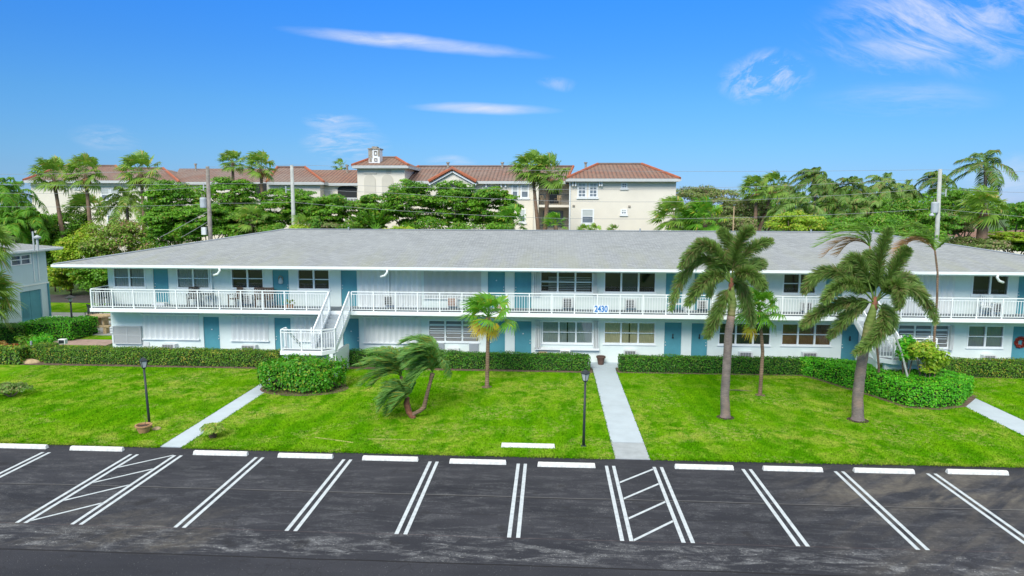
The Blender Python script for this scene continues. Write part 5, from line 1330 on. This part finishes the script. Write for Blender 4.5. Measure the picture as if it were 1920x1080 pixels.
# tower
a, b = P(669.5, 311, 73), P(758.5, 311, 73)
MB().box(a[0], b[0], 73, 80, 0, a[2]).build('tower', M['cream'], Q); broof(660, 765.5, 310, 700, 742, 296, 72.3, 8.4, 'tile_orange')
arch(684, 704, 327, 395, 73, 'cream_dark', 'blind_arch', .5, .06); arch(717, 737, 327, 395, 73, 'cream_dark', 'blind_arch', .5, .06)
arch(682, 706, 324, 325.5, 73, 'cream', 'arch_hood', .0, .12)
a, b = P(724, 325, 73), P(733.5, 318, 73); mb = MB()
for k in range(6): z = a[2]+(b[2]-a[2])*k/6; mb.box(a[0], b[0], 72.94, 72.99, z, z+.05)
mb.build('vent', M['cream_dark'], Q)
# chimney with stone patches
a, b = P(691.5, 304, 73.6), P(711.5, 280, 73.6)
ch = MB().box(a[0], b[0], 73.6, 74.9, a[2]-.6, b[2]).build('chimney', M['white'], Q)
w_ = b[0]-a[0]; h_ = b[2]-a[2]
mb = MB().box(a[0]-.02, a[0]+w_*.34, 73.55, 73.598, a[2]+h_*.32, b[2]-.05).box(a[0]+w_*.86, b[0]+.02, 73.56, 73.598, a[2]+h_*.45, b[2]-.05)
mb.box(a[0]+w_*.05, a[0]+w_*.28, 73.56, 73.598, a[2]+.02, a[2]+h_*.28); mb.build('stone_facing', M['stone'], ch)
for (u0, u1, v0, v1) in ((.5, .78, .55, .88), (.5, .78, .08, .32)):
    mb = MB(); frame(mb, a[0]+w_*u0, a[0]+w_*u1, a[2]+h_*v0, a[2]+h_*v1, 1, 1, 73.5, 73.595, .06, .03); f = mb.build('window', M['stone'], ch)
MB().box(a[0]-.08, b[0]+.08, 73.5, 75, b[2], b[2]+.12).box(a[0]+w_*.25, a[0]+w_*.72, 73.8, 74.7, b[2]+.121, b[2]+.32).build('cap', M['stone'], ch)
# central block with gable
bwall(733, 1000, 344, 74.6, 12); broof(719, 1062, 339, 785, 1075, 312.5, 74, 13.5)
G0, G1, GA = P(811, 339, 72.6), P(885, 339, 72.6), P(848, 319, 72.6)
a = G0; top = GA[2]
MB().prism_y([(G0[0], 0), (G1[0], 0), (G1[0], G0[2]), ((G0[0]+G1[0])/2, top-.15), (G0[0], G0[2])], 72.6, 74.4).build('gable', M['cream'], Q)
E0, E1 = P(804, 340, 72.3), P(893, 340, 72.3); A0 = P(848, 315.5, 72.3); mx_ = (E0[0]+E1[0])/2
gr = MB().quad((E0[0], 72.2, E0[2]), (mx_, 72.2, A0[2]), (mx_, 80, A0[2]), (E0[0], 80, E0[2])).quad((mx_, 72.2, A0[2]), (E1[0], 72.2, E0[2]), (E1[0], 80, E0[2]), (mx_, 80, A0[2])).build('gable_roof', M['tile'], Q)
MB().tube([(E0[0], 72.2, E0[2]), (mx_, 72.2, A0[2]), (E1[0], 72.2, E0[2])], .2, 7).build('edge_tile', M['tile_trim'], gr)
MB().bar((E0[0], 72.35, E0[2]-.32), (mx_, 72.35, A0[2]-.32), .1, .2).bar((mx_, 72.35, A0[2]-.32), (E1[0], 72.35, E0[2]-.32), .1, .2).build('bargeboard', M['white'], gr)
arch(822, 877, 343.5, 376, 72.6, 'dark', 'balcony_opening', .18, .03)
a, b = P(838, 374, 72.5), P(862, 351, 72.5); MB().box(a[0], b[0], 72.52, 72.56, a[2], b[2]).build('balcony_door', M['win_blind'], Q)
a, b = P(821, 376, 72.4), P(878, 366, 72.4); mb = MB()
for k in range(24): x = a[0]+(b[0]-a[0])*(k+.5)/24; mb.box(x-.02, x+.02, 72.4, 72.44, a[2], b[2])
mb.box(a[0], b[0], 72.38, 72.46, b[2]+.001, b[2]+.06); mb.build('balcony_railing', M['metal_dark'], Q)
for q in ((800, 808, 346, 353), (960, 971.5, 346, 371), (977, 991, 346, 371), (924, 933, 355, 370), (974, 985, 392, 417), (905, 915, 350, 370)): bwin(*q, 74.6, 1, 2, .5)
for px in (912, 940, 948): MB().box(P(px, 345, 74.6)[0]-.08, P(px, 345, 74.6)[0]+.08, 74.3, 74.59, P(px, 351, 74.6)[2], P(px, 345, 74.6)[2]).build('eave_bracket', M['white'], Q)
# recess with balconies
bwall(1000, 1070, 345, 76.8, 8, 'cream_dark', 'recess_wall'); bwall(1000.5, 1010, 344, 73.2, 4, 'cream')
a, b = P(1010, 384, 73.4), P(1069, 384, 73.4)
MB().box(a[0]+.01, b[0], 73.4, 76.79, a[2]-.25, a[2]).box(a[0]+.01, b[0], 73.4, 76.79, a[2]-3.5, a[2]-3.25).build('balcony_floor', M['cream'], Q)
for dz in (0, -3.25):
    mb = MB()
    for k in range(30): x = a[0]+.05+(b[0]-a[0]-.1)*k/29; mb.box(x-.018, x+.018, 73.42, 73.46, a[2]+dz, a[2]+dz+1.05)
    mb.box(a[0]+.02, b[0], 73.40, 73.48, a[2]+dz+1.051, a[2]+dz+1.11); mb.build('balcony_railing', M['metal_dark'], Q)
a, b = P(1018, 416, 76.7), P(1056, 395, 76.7); MB().box(a[0], b[0], 76.72, 76.78, a[2]-.6, b[2]).build('sliding_door', M['win_far'], Q)
a, b = P(1030, 381, 76.7), P(1048, 357, 76.7); MB().box(a[0], b[0], 76.72, 76.78, a[2], b[2]).build('sliding_door', M['dark'], Q)
pf = P(1010, 384, 73.4)[2]
for i, (px, lab) in enumerate(((1016, 'tan balcony chair high on the far cream building, left of the dark glass door'), (1046, 'tan balcony chair high on the far cream building, right of the dark glass door'))):
    p = P(px, 384, 74.4); patio_chair(0, 0, 'stone_tan', lab, .3-.8*i, 'tan chairs on the far balcony', loc=(p[0], 74.4, pf+.002))
# right wing
bwall(1069.5, 1268, 339, 71, 15); broof(1061, 1275, 334.5, 1121, 1203, 308, 70.2, 14, 'tile_orange'); broof(1190, 1277.5, 333.5, 1205, 1240, 319.5, 74, 8, 'tile_orange', trim=False)
bwin(1083.5, 1099, 342.5, 370, 71, 2, 4, .35); bwin(1104.5, 1120, 342.5, 370, 71, 2, 4, .35); bwin(1165.5, 1175.5, 343, 353, 71, 2, 2, 0); bwin(1090.5, 1113, 392, 419, 71, 1, 2, .5); bwin(1164.5, 1175, 392, 402, 71, 2, 2, .5)
for px in (1074, 1079, 1124, 1128): p = P(px, 339, 71); MB().box(p[0]-.07, p[0]+.07, 70.6, 70.99, p[2]-.55, p[2]-.0).build('eave_bracket', M['white'], Q)
p = P(1068, 345, 70.9); MB().tube([(p[0]-.1, 70.6, p[2]+.4), (p[0]+.05, 70.9, p[2]), (p[0]+.05, 70.9, .1)], .08, 6).build('downspout', M['trim'], Q)
for px, py in ((1075.5, 386), (1180, 387)): p = P(px, py, 71); MB().box(p[0]-.12, p[0]+.12, 70.9, 70.997, p[2]-.1, p[2]+.1).build('wall_vent', M['stone'], Q)
for px, py, Yv in ((840, 311, 79), (942, 311, 80), (1098, 311, 80), (367, 313, 83), (651, 316, 80)): p = P(px, py+3, Yv); MB().tube([(p[0], Yv, p[2]-.4), (p[0], Yv, p[2]+.45)], .12, 6).tube([(p[0], Yv, p[2]+.45), (p[0], Yv, p[2]+.6)], .2, 6).build('roof_vent', M['stone'], Q)
# red-roofed houses far right
for i, (p0, p1, pa, pe, lab) in enumerate(((1770, 1858, 424, 444, 'red hip-roofed house far right, left of the thick pale palm trunk'), (1852, 1990, 431, 447, 'red-roofed house at the right edge behind the roof'))):
    Yf = 98; a, b = P(p0, pe, Yf), P(p1, pe, Yf); e = empty('red_roof_house', ((a[0]+b[0])/2, Yf+4, 0), lab, 'house', 'red-roofed houses far right'); 
    MB().box(a[0]+.6, b[0]-.6, Yf+.6, Yf+9.4, 0, a[2]-.25).build('wall', M['cream'], e)
    c = P((p0+p1)/2-8, pa, Yf+5); d = P((p0+p1)/2+8 if i == 0 else p1-50, pa, Yf+5)
    hip('roof', a[0], b[0], Yf, Yf+10, c[0], d[0], Yf+5, a[2], c[2], M['tile_orange'], e)
    MB().box(a[0], b[0], Yf, Yf+.1, a[2]-.25, a[2]-.01).build('fascia', M['cream'], e)

# ------------------------------------------------------------------ utility poles and lines
def pole(px, pyt, Y, rad, mat, label, pyt2=None):
    t = P(px, pyt, Y); e = empty('utility_pole', (t[0], Y, 0), label, 'utility pole', 'utility poles behind the block')
    b = P(px+(4 if px < 600 else -2), 440, Y)
    MB().tube([(b[0], Y, 0), (t[0], Y, t[2])], [rad*1.25, rad*.8], 10).build('post', M[mat], e, smooth=True); return e, t
PY_ = 54.0
e1_, t1 = pole(389, 312, PY_, .17, 'wood_pole', 'weathered wooden utility pole with a grey transformer, left of the block ridge')
e2_, t2 = pole(547, 310, 57., .17, 'pole_pale', 'pale utility pole behind the left end of the roof ridge')
e3_, t3 = pole(1763, 317, PY_, .16, 'pole_pale', 'pale utility pole with transformer behind the right end of the roof')
e4_, t4 = pole(2240, 300, PY_, .17, 'wood_pole', 'wooden utility pole far beyond the right edge')
bpy.data.objects.remove(e4_.children[0]); bpy.data.objects.remove(e4_)
def transformer(e, px, py, h, Y, side):
    c = P(px, py, Y); mb = MB().lathe((c[0], Y-.1, c[2]-h/2), [(0, 0), (.24, .02), (.26, .08), (.26, h-.1), (.22, h-.02), (0, h)], 14); mb.build('transformer', M['transformer'], e, smooth=False)
    MB().bar((c[0], Y, c[2]+.2), (c[0]+side*.4, Y, c[2]+.2), .08).tube([(c[0]-.08, Y-.1, c[2]+h/2), (c[0]-.08, Y-.1, c[2]+h/2+.22)], .035, 6).tube([(c[0]+.1, Y-.1, c[2]+h/2), (c[0]+.1, Y-.1, c[2]+h/2+.22)], .035, 6).build('bracket', M['stone'], e)
transformer(e1_, 382.5, 380, .85, PY_, 1); transformer(e3_, 1751.5, 389, .85, PY_, 1)
p = P(1743, 403, PY_); MB().lathe((p[0], PY_-.3, p[2]-.1), [(0, 0), (.16, .04), (.17, .12), (.06, .24), (0, .26)], 12).tube([(p[0], PY_-.3, p[2]+.14), (p[0]+.3, PY_-.1, p[2]+.2), (p[0]+.8, PY_, p[2]-.15)], .03, 6).build('street_light', M['transformer'], e3_)
for e_, px, py, Yp in ((e1_, 383, 351, PY_), (e2_, 537, 356, 57.), (e3_, 1772, 362, PY_)):
    p = P(px, py, Yp); MB().bar((p[0], Yp-.1, p[2]), (p[0]+(.35 if px < 1000 else -.4), Yp-.1, p[2]), .05).tube([(p[0], Yp-.1, p[2]-.25), (p[0], Yp-.1, p[2]+.3)], .05, 6).build('insulator', M['transformer'], e_)
p = P(387, 428, PY_); MB().box(p[0]-.2, p[0]+.15, PY_-.45, PY_-.2, p[2]-.5, p[2]+.1).build('meter_box', M['ac'], e1_)
def wire(pts, label, r=.012):
    pw = []
    for a, b in zip(pts[:-1], pts[1:]):
        a = np.array(a); b = np.array(b); L = np.linalg.norm(b-a); n = 14
        for k in range(n+(1 if b is pts[-1] else 0)):
            t = k/n; q = a*(1-t)+b*t; q[2] -= 4*t*(1-t)*L*.006; pw.append(q)
    pw.append(np.array(pts[-1])); tag(MB().tube(pw, r, 5).build('power_line', M['wire']), label, 'power line', 'overhead power lines')
W_ = lambda px, py, Y=PY_: P(px, py, Y)
wire([W_(-40, 327), W_(389, 316)], 'topmost overhead line running left from the wooden pole')
wire([W_(-40, 345), W_(389, 344)], 'second overhead line running left of the wooden pole')
wire([W_(-40, 361), W_(160, 362), W_(386, 350)], 'third overhead line, sagging left of the wooden pole below its top')
wire([W_(-40, 387), W_(386, 383)], 'overhead line reaching the transformer from the left')
wire([W_(389, 313), W_(547, 309, 57), W_(1763, 318)], 'topmost overhead line crossing the sky between the pale poles')
wire([W_(391, 344), W_(547, 343, 57), W_(1170, 355), W_(1763, 334)], 'second overhead line crossing before the cream building')
wire([W_(391, 381), W_(548, 379, 57), W_(955, 406)], 'overhead line dipping across the dark trees in the middle')
wire([W_(548, 352, 57), W_(720, 361), W_(1100, 378), W_(1400, 375), W_(1763, 352)], 'overhead line crossing the cream wing at mid height')
wire([W_(955, 406), W_(1100, 410), W_(1450, 406), W_(1740, 392)], 'lowest overhead line crossing the right trees toward the transformer')
wire([W_(1763, 318), W_(1960, 322)], 'topmost overhead line leaving the right pole to the right')
wire([W_(1766, 354), W_(1960, 362)], 'middle overhead line leaving the right pole to the right')
wire([W_(1766, 392), W_(1960, 409)], 'lowest overhead line leaving the right pole to the right')
wire([W_(391, 396), W_(300, 445, 52)], 'slack service line dropping left from the wooden pole', .018)
wire([W_(391, 415), W_(340, 445, 52)], 'short service line dropping to the roof from the wooden pole', .018)

# ------------------------------------------------------------------ background planting
def far_fan(px, py, r, Y, label, seed, base_px=None, n=30, mat='fan_far', skirt=True, grp='fan palms beyond the block', tr=.16, wind=.35, elev=(-.8, 1.35)):
    rng = np.random.default_rng(seed); c = np.array(P(px, py, Y)); b = P(base_px if base_px else px, 430, Y)
    e = empty('fan_palm', (b[0], Y, 0), label, 'palm tree', grp); s = r*Y/F_PX
    seg_trunk([(b[0]+(b[0]-c[0])*.6, Y, 0), (b[0], Y, b[2]), (b[0]*.4+c[0]*.6, Y, b[2]*.4+c[2]*.6), tuple(c)], [tr*1.5, tr*1.2, tr*.95, tr*.9], 'trunk_brown', e, n=8)
    npmesh('crown', fan_crown(c, rng, n, s*(1.0 if px < 520 else 1.1), elev, wind*1.5, 16, .7), M[mat], e)
    if skirt: npmesh('dead_fronds', fan_crown(c-np.array([0, 0, s*.15]), rng, 9, s*.62, (-1.45, -.9), .1, 12, .4), M['dead'], e)
    return e
far_fan(100, 330, 36, 62, 'leftmost tall fan palm before the cream building', 101, 116)
far_fan(160, 325, 36, 61, 'tall fan palm second from the left before the cream building', 102, 170)
far_fan(264, 322, 38, 62, 'tall fan palm with a broad crown left of the wooden pole', 103, 272)
far_fan(436, 304, 24, 70, 'small-crowned fan palm rising between the two left poles', 104, 440, skirt=False)
far_fan(489, 313, 30, 62, 'pale fan palm with streaming crown left of the pale pole', 105, 494)
far_fan(998, 318, 32, 62, 'left one of the twin fan palms before the balconies', 106, 1009, tr=.15)
far_fan(1030, 326, 33, 61.5, 'right one of the twin fan palms before the balconies', 107, 1022, tr=.17)
far_fan(1418, 356, 26, 68, 'fan palm right of the cream wing, left of a pair', 108, 1416)
far_fan(1450, 352, 26, 70, 'fan palm right of the cream wing, right of a pair', 109, 1424)
far_fan(1848, 392, 36, 60, 'thick-trunked fan palm with brown skirt before the red roofs', 110, 1842, tr=.33, n=26)
far_fan(163, 398, 38, 66, 'dark round low fan palm between two tall trunks at left', 111, n=30, elev=(-.3, 1.4), skirt=False)
far_fan(1264, 408, 36, 62, 'dark sabal palm at the right corner of the cream wing', 112, n=34, skirt=False, elev=(-.9, 1.4))
far_fan(1322, 412, 36, 61, 'greener low fan palm right of the sabal palm', 113, n=32, skirt=False, elev=(-.9, 1.4), mat='fan')
far_fan(470, 412, 30, 56.5, 'pale fan palm low behind the roof ridge between the poles', 114, n=20, skirt=False, mat='fan_far')
far_fan(575, 425, 26, 55, 'low pale fan palm behind the ridge right of the pale pole', 115, n=16, skirt=False)
for i, px in enumerate((1115, 1150, 1095)): far_fan(px, 436, 15, 60, ['tiny fan palm tip above the ridge below the cream wing, nearest its lower window', 'tiny fan palm tip above the ridge, middle of the cream wing', 'tiny fan palm tip above the ridge at the left of the cream wing'][i], 116+i, n=12, skirt=False, tr=.08)
far_fan(960, 418, 30, 58, 'low bright fan palm left of the twin palms', 119, n=20, skirt=False, mat='fan', elev=(-.4, 1.4))
far_fan(1042, 420, 22, 60, 'bushy low palm below the balconies', 120, n=18, skirt=False, elev=(-.2, 1.4), mat='fan')
far_fan(640, 312, 14, 100, 'tiny palm top above the low orange roof left of the tower', 121, n=12, skirt=False, grp='palm tops beyond the roofs')
# fan palms at the left edge, near
def edge_palm(px, py, r, Y, label, seed):
    rng = np.random.default_rng(seed); c = np.array(P(px, py, Y)); e = empty('fan_palm', (c[0], Y, 0), label, 'palm tree', 'fan palms at the left edge'); s = r*Y/F_PX
    seg_trunk([(c[0]-.2, Y, 0), (c[0]-.1, Y, c[2]*.5), tuple(c)], [.2, .16, .15], 'trunk_grey', e); npmesh('crown', fan_crown(c, rng, 30, s, (-.9, 1.3), .0, 26, .5), M['fan_far'], e)
edge_palm(-28, 555, 72, 37, 'fan palm leaning in at the left edge before the blue double door', 122)
edge_palm(-22, 458, 54, 36, 'fan palm crown at the left edge over the neighbouring roof', 123)

def far_palm(px, py, r, Y, label, seed, base_px=None, n=18, mat='coconut', tr=.15, elev=(-.5, 1.3), L=.55, wind=.4, grp='feather palms beyond the block', lz=.62):
    rng = np.random.default_rng(seed); c = np.array(P(px, py, Y)); b = P(base_px if base_px else px, 430, Y); s = r*Y/F_PX
    e = empty('coconut_palm', (b[0], Y, 0), label, 'palm tree', grp)
    seg_trunk([(b[0], Y, 0), (b[0], Y, b[2]), tuple(c)], [tr*1.5, tr, tr*.8], 'trunk_grey', e, n=8)
    npmesh('crown', auto_fronds(c, rng, n, s*1.4, elev, wind, lz, nl=54, L=L*1.1, wd=.07, droop=.6, rad=.04), M[mat], e); return e
far_palm(1847, 308, 42, 70, 'tallest coconut palm against the sky at the right', 131, 1850, n=12, tr=.17, L=.7, elev=(-.75, 1.1), lz=.5, mat='coconut')
far_palm(1528, 333, 36, 74, 'dark coconut palm rising above the right trees', 132, n=20)
for i, (px, py, r, Y, lab) in enumerate(((1600, 352, 34, 76, 'coconut palm right of the dark tall one'), (1658, 348, 36, 78, 'coconut palm midway between the dark one and the right pole'), (1760, 336, 26, 82, 'small palm head behind the top of the right pole'),
   (1500, 388, 46, 64, 'spreading feather palm above the yellow-green bush'), (1572, 388, 50, 66, 'wide feather palm with arching fronds in the right thicket'), (1636, 392, 40, 66, 'feather palm right of the wide arching one'),
   (1470, 358, 26, 84, 'small feather palm beyond the fan palm pair'), (1700, 356, 28, 84, 'feather palm head left of the right pole'), (30, 362, 44, 66, 'feather palm at the left edge before the cream building'), (-8, 350, 40, 64, 'feather palm cut by the left picture edge'),
   (60, 408, 34, 60, 'low arching feather palm above the neighbouring roof'), (20, 420, 34, 58, 'low feather palm over the left roof edge'), (1555, 350, 26, 88, 'distant feather palm just right of the dark tall palm'))):
    far_palm(px, py, r, Y, lab, 140+i, n=14, mat='fan' if px < 100 else 'coconut_light' if i % 2 else 'coconut')
far_palm(238, 377, 44, 64, 'graceful queen palm with long drooping fronds before the cream wall', 160, 240, n=17, L=.5, wind=.1, mat='fan_far', lz=.62)
far_palm(1560, 318, 10, 120, 'faint palm top on the skyline', 161, n=8) if False else None
# traveller's palm: tall paddle leaves
def paddle(px, py, Y, label, seed, n=11, h=46):
    rng = np.random.default_rng(seed); b = np.array(P(px, py, Y)); s = h*Y/F_PX; e = empty('paddle_leaf_palm', (b[0], Y, 0), label, 'palm tree'); A = []
    for k in range(n):
        a = -.95+1.9*k/(n-1)+rng.uniform(-.08, .08); d = np.array([math.sin(a), rng.uniform(-.15, .15), math.cos(a)]); l = s*rng.uniform(.85, 1.1)
        p2 = b+d*l+np.array([WIND[0]*.3, 0, -.1*abs(a)*l]); A += frond(b, b+d*l*.55, p2, rng, nl=60, L=.42, wd=.10, droop=.15, wind=.1, rad=.05, start=.35, fwd=.35)
    npmesh('crown', A, M['fan'], e); MB().tube([(b[0], Y, 0), tuple(b)], [.22, .18], 8).build('trunk', M['bark'], e)
paddle(704, 432, 56.5, "fan of tall paddle-like leaves behind the ridge below the tower", 170)
paddle(676, 438, 57.5, 'smaller clump of paddle-like leaves left of the tall one', 171, 7, 36)

# dark spreading trees and bushes behind the block
TG = 'spreading trees behind the block'
for i, a in enumerate(((330, 392, 62, 48, 60, 'leaf_dark', 'dark spreading tree left of the wooden pole'), (430, 388, 66, 46, 61, 'leaf_dark', 'dark layered tree between the two left poles'),
   (545, 398, 66, 40, 62, 'leaf_dark', 'dark layered tree around the foot of the pale pole'), (620, 408, 48, 34, 60, 'leaf_dark', 'dark tree below the arched balcony'),
   (770, 392, 56, 46, 60, 'leaf_dark', 'dark layered tree right of the tower'), (850, 394, 60, 44, 61, 'leaf_dark', 'dark layered tree before the gable'), (925, 400, 54, 40, 60, 'leaf_dark', 'dark layered tree before the central windows'),
   (385, 418, 60, 34, 57, 'leaf_dark', 'low dark crown around the wooden pole'), (318, 420, 46, 34, 58, 'leaf_dark', 'low dark crown at the left end of the dark trees'), (470, 422, 60, 26, 58.5, 'leaf_mid', 'low brighter crown between the two left poles'), (700, 405, 40, 36, 62, 'leaf_mid', 'mid green crown directly below the tower'))):
    tree(a[0], a[1]-(9 if i < 7 else 4), a[2], a[3]+(9 if i < 7 else 6), a[4], a[5], a[6], TG, 200+i, nclump=130, nleaf=18000, leaf=.21, flat=.42, depth=3.2, up=.9, clump_r=.28)
BG = 'bushes and low trees behind the block'
for i, a in enumerate(((165, 480, 62, 66, 60.5, 'leaf_yellow', 'big yellow-green bush between the neighbouring house and the block'), (226, 458, 76, 52, 60, 'leaf_flower', 'flowering pinkish-green bush just above the left roof slope'),
   (75, 440, 60, 42, 62, 'leaf_mid', 'mid green tree behind the neighbouring roof'), (125, 425, 40, 30, 64, 'leaf_mid', 'green bush below the leftmost fan palm'), (10, 420, 50, 45, 64, 'leaf_mid', 'green tree at the left picture edge beyond the house'),
   (195, 520, 60, 44, 58.6, 'leaf_mid', 'dense green bush seen under the left eave beyond the drive'), (130, 520, 36, 38, 59.2, 'leaf_yellow', 'bright bush right of the neighbouring house wall'), (98, 470, 34, 44, 61.5, 'leaf_mid', 'green bush tucked behind the neighbouring roof corner'))):
    tree(*a[:5], a[5], a[6], BG, 230+i, name='shrub', nclump=110 if i in (0, 1, 5, 6, 7) else 60, nleaf=20000 if i in (0, 1) else 10000, leaf=.2, flat=.8, depth=3., clump_r=.27)
for i, a in enumerate(((655, 432, 26, 20, 55.5, 'leaf_mid', 'small bright bush at the ridge below the tower'), (560, 434, 30, 14, 54.5, 'leaf_yellow', 'low yellow bush at the ridge right of the pale pole'), (592, 424, 16, 22, 55, 'leaf_mid', 'upright bright bush right of the pale pole'),
   (745, 436, 40, 14, 55, 'leaf_yellow', 'low yellow-green bush at the ridge below the dark trees'), (870, 430, 45, 16, 55.5, 'leaf_mid', 'mid green bush at the ridge below the gable'), (935, 430, 40, 14, 55.2, 'leaf_mid', 'mid green bush at the ridge left of the twin palms'),
   (800, 425, 50, 22, 57, 'leaf_dark', 'dark low bush right of the paddle-leaf palm'), (625, 430, 26, 16, 55.4, 'leaf_olive', 'olive bush at the ridge below the arched balcony'), (510, 432, 30, 14, 55.6, 'leaf_mid', 'mid green bush at the ridge start'), (300, 450, 46, 22, 57, 'leaf_mid', 'dark bush above the left roof slope beside the flowering bush'), (355, 442, 46, 20, 56.5, 'leaf_dark', 'dark bush above the roof slope left of the wooden pole'), (425, 436, 46, 16, 56, 'leaf_dark', 'dark bush above the roof slope right of the wooden pole'))):
    tree(*a[:5], a[5], a[6], BG, 250+i, name='shrub', nclump=24, nleaf=2600, leaf=.17, flat=.8, depth=1.6, clump_r=.42)
RG = 'trees of the right thicket'
for i, a in enumerate(((1345, 388, 62, 36, 76, 'leaf_olive', 'olive twiggy tree right of the cream wing'), (1400, 396, 44, 34, 72, 'leaf_olive', 'dull olive tree with bare twigs before the fan palm pair'), (1487, 420, 52, 26, 58, 'leaf_yellow', 'bright yellow-green rounded bush above the ridge'),
   (1600, 404, 70, 40, 72, 'leaf_dark', 'dark tree among the feather palms'), (1690, 398, 62, 34, 66, 'leaf_mid', 'bright green tree left of the right pole'), (1640, 424, 70, 24, 60, 'leaf_dark', 'dark low tree above the roof at right'),
   (1745, 418, 40, 26, 62, 'leaf_mid', 'green tree around the foot of the right pole'), (1812, 384, 60, 32, 78, 'leaf_mid', 'rounded green tree right of the right pole'), (1780, 420, 34, 22, 66, 'leaf_olive', 'dry twiggy olive bush left of the red roofs'),
   (1905, 400, 52, 26, 84, 'leaf_dark', 'dark tree at the right edge above the red roofs'), (1560, 372, 60, 30, 92, 'leaf_dark', 'far dark crown behind the feather palms'), (1660, 372, 60, 26, 94, 'leaf_olive', 'far olive crown left of the right pole'),
   (1760, 374, 56, 26, 92, 'leaf_dark', 'far dark crown behind the right pole'), (1440, 378, 56, 26, 94, 'leaf_mid', 'far green crown behind the fan palm pair'), (1310, 364, 56, 14, 104, 'leaf_olive', 'far olive treetops beside the cream wing'),
   (1540, 424, 40, 22, 62, 'leaf_mid', 'mid green bush right of the yellow-green bush'), (1905, 446, 20, 11, 60, 'leaf_yellow', 'bright bush at the far right above the roof'), (1700, 440, 60, 22, 57, 'leaf_mid', 'green bush along the ridge left of the right pole'), (1820, 458, 60, 12, 60, 'leaf_olive', 'dry bush above the roof slope right of the right pole'), (1940, 462, 60, 14, 60, 'leaf_mid', 'green bush cut by the right edge below the red roofs'), (1590, 434, 46, 18, 56, 'leaf_mid', 'green bush above the ridge behind the slender palm fronds'), (1370, 420, 50, 20, 64, 'leaf_olive', 'low twiggy bush between fan palm and yellow-green bush'))):
    tree(*a[:5], a[5], a[6], RG, 270+i, nclump=54, nleaf=10000 if a[4] < 80 else 6500, leaf=.19 if a[4] < 80 else .25, flat=.6, depth=3.8, clump_r=.3)
p = P(1376.5, 387, 58); tag(MB().tube([(p[0], 58, 0), (p[0], 58, p[2])], [.07, .05], 6).build('bare_pole', M['stone_tan']), 'thin bare yellowish pole above the ridge right of the low fan palms', 'pole')
# far wood closing the horizon
rng = np.random.default_rng(77); A = []
for k in range(60):
    x = -150+k*5.2; A += blob_leaves((x, 150+rng.uniform(-5, 5), 4.6+rng.uniform(-.5, .8)), (5, 3, 4.5), rng, 14, 900, .7, .6, .4)
tag(npmesh('woods', A, M['leaf_dark']), 'distant belt of dark trees closing the horizon', 'woods', kind='stuff')
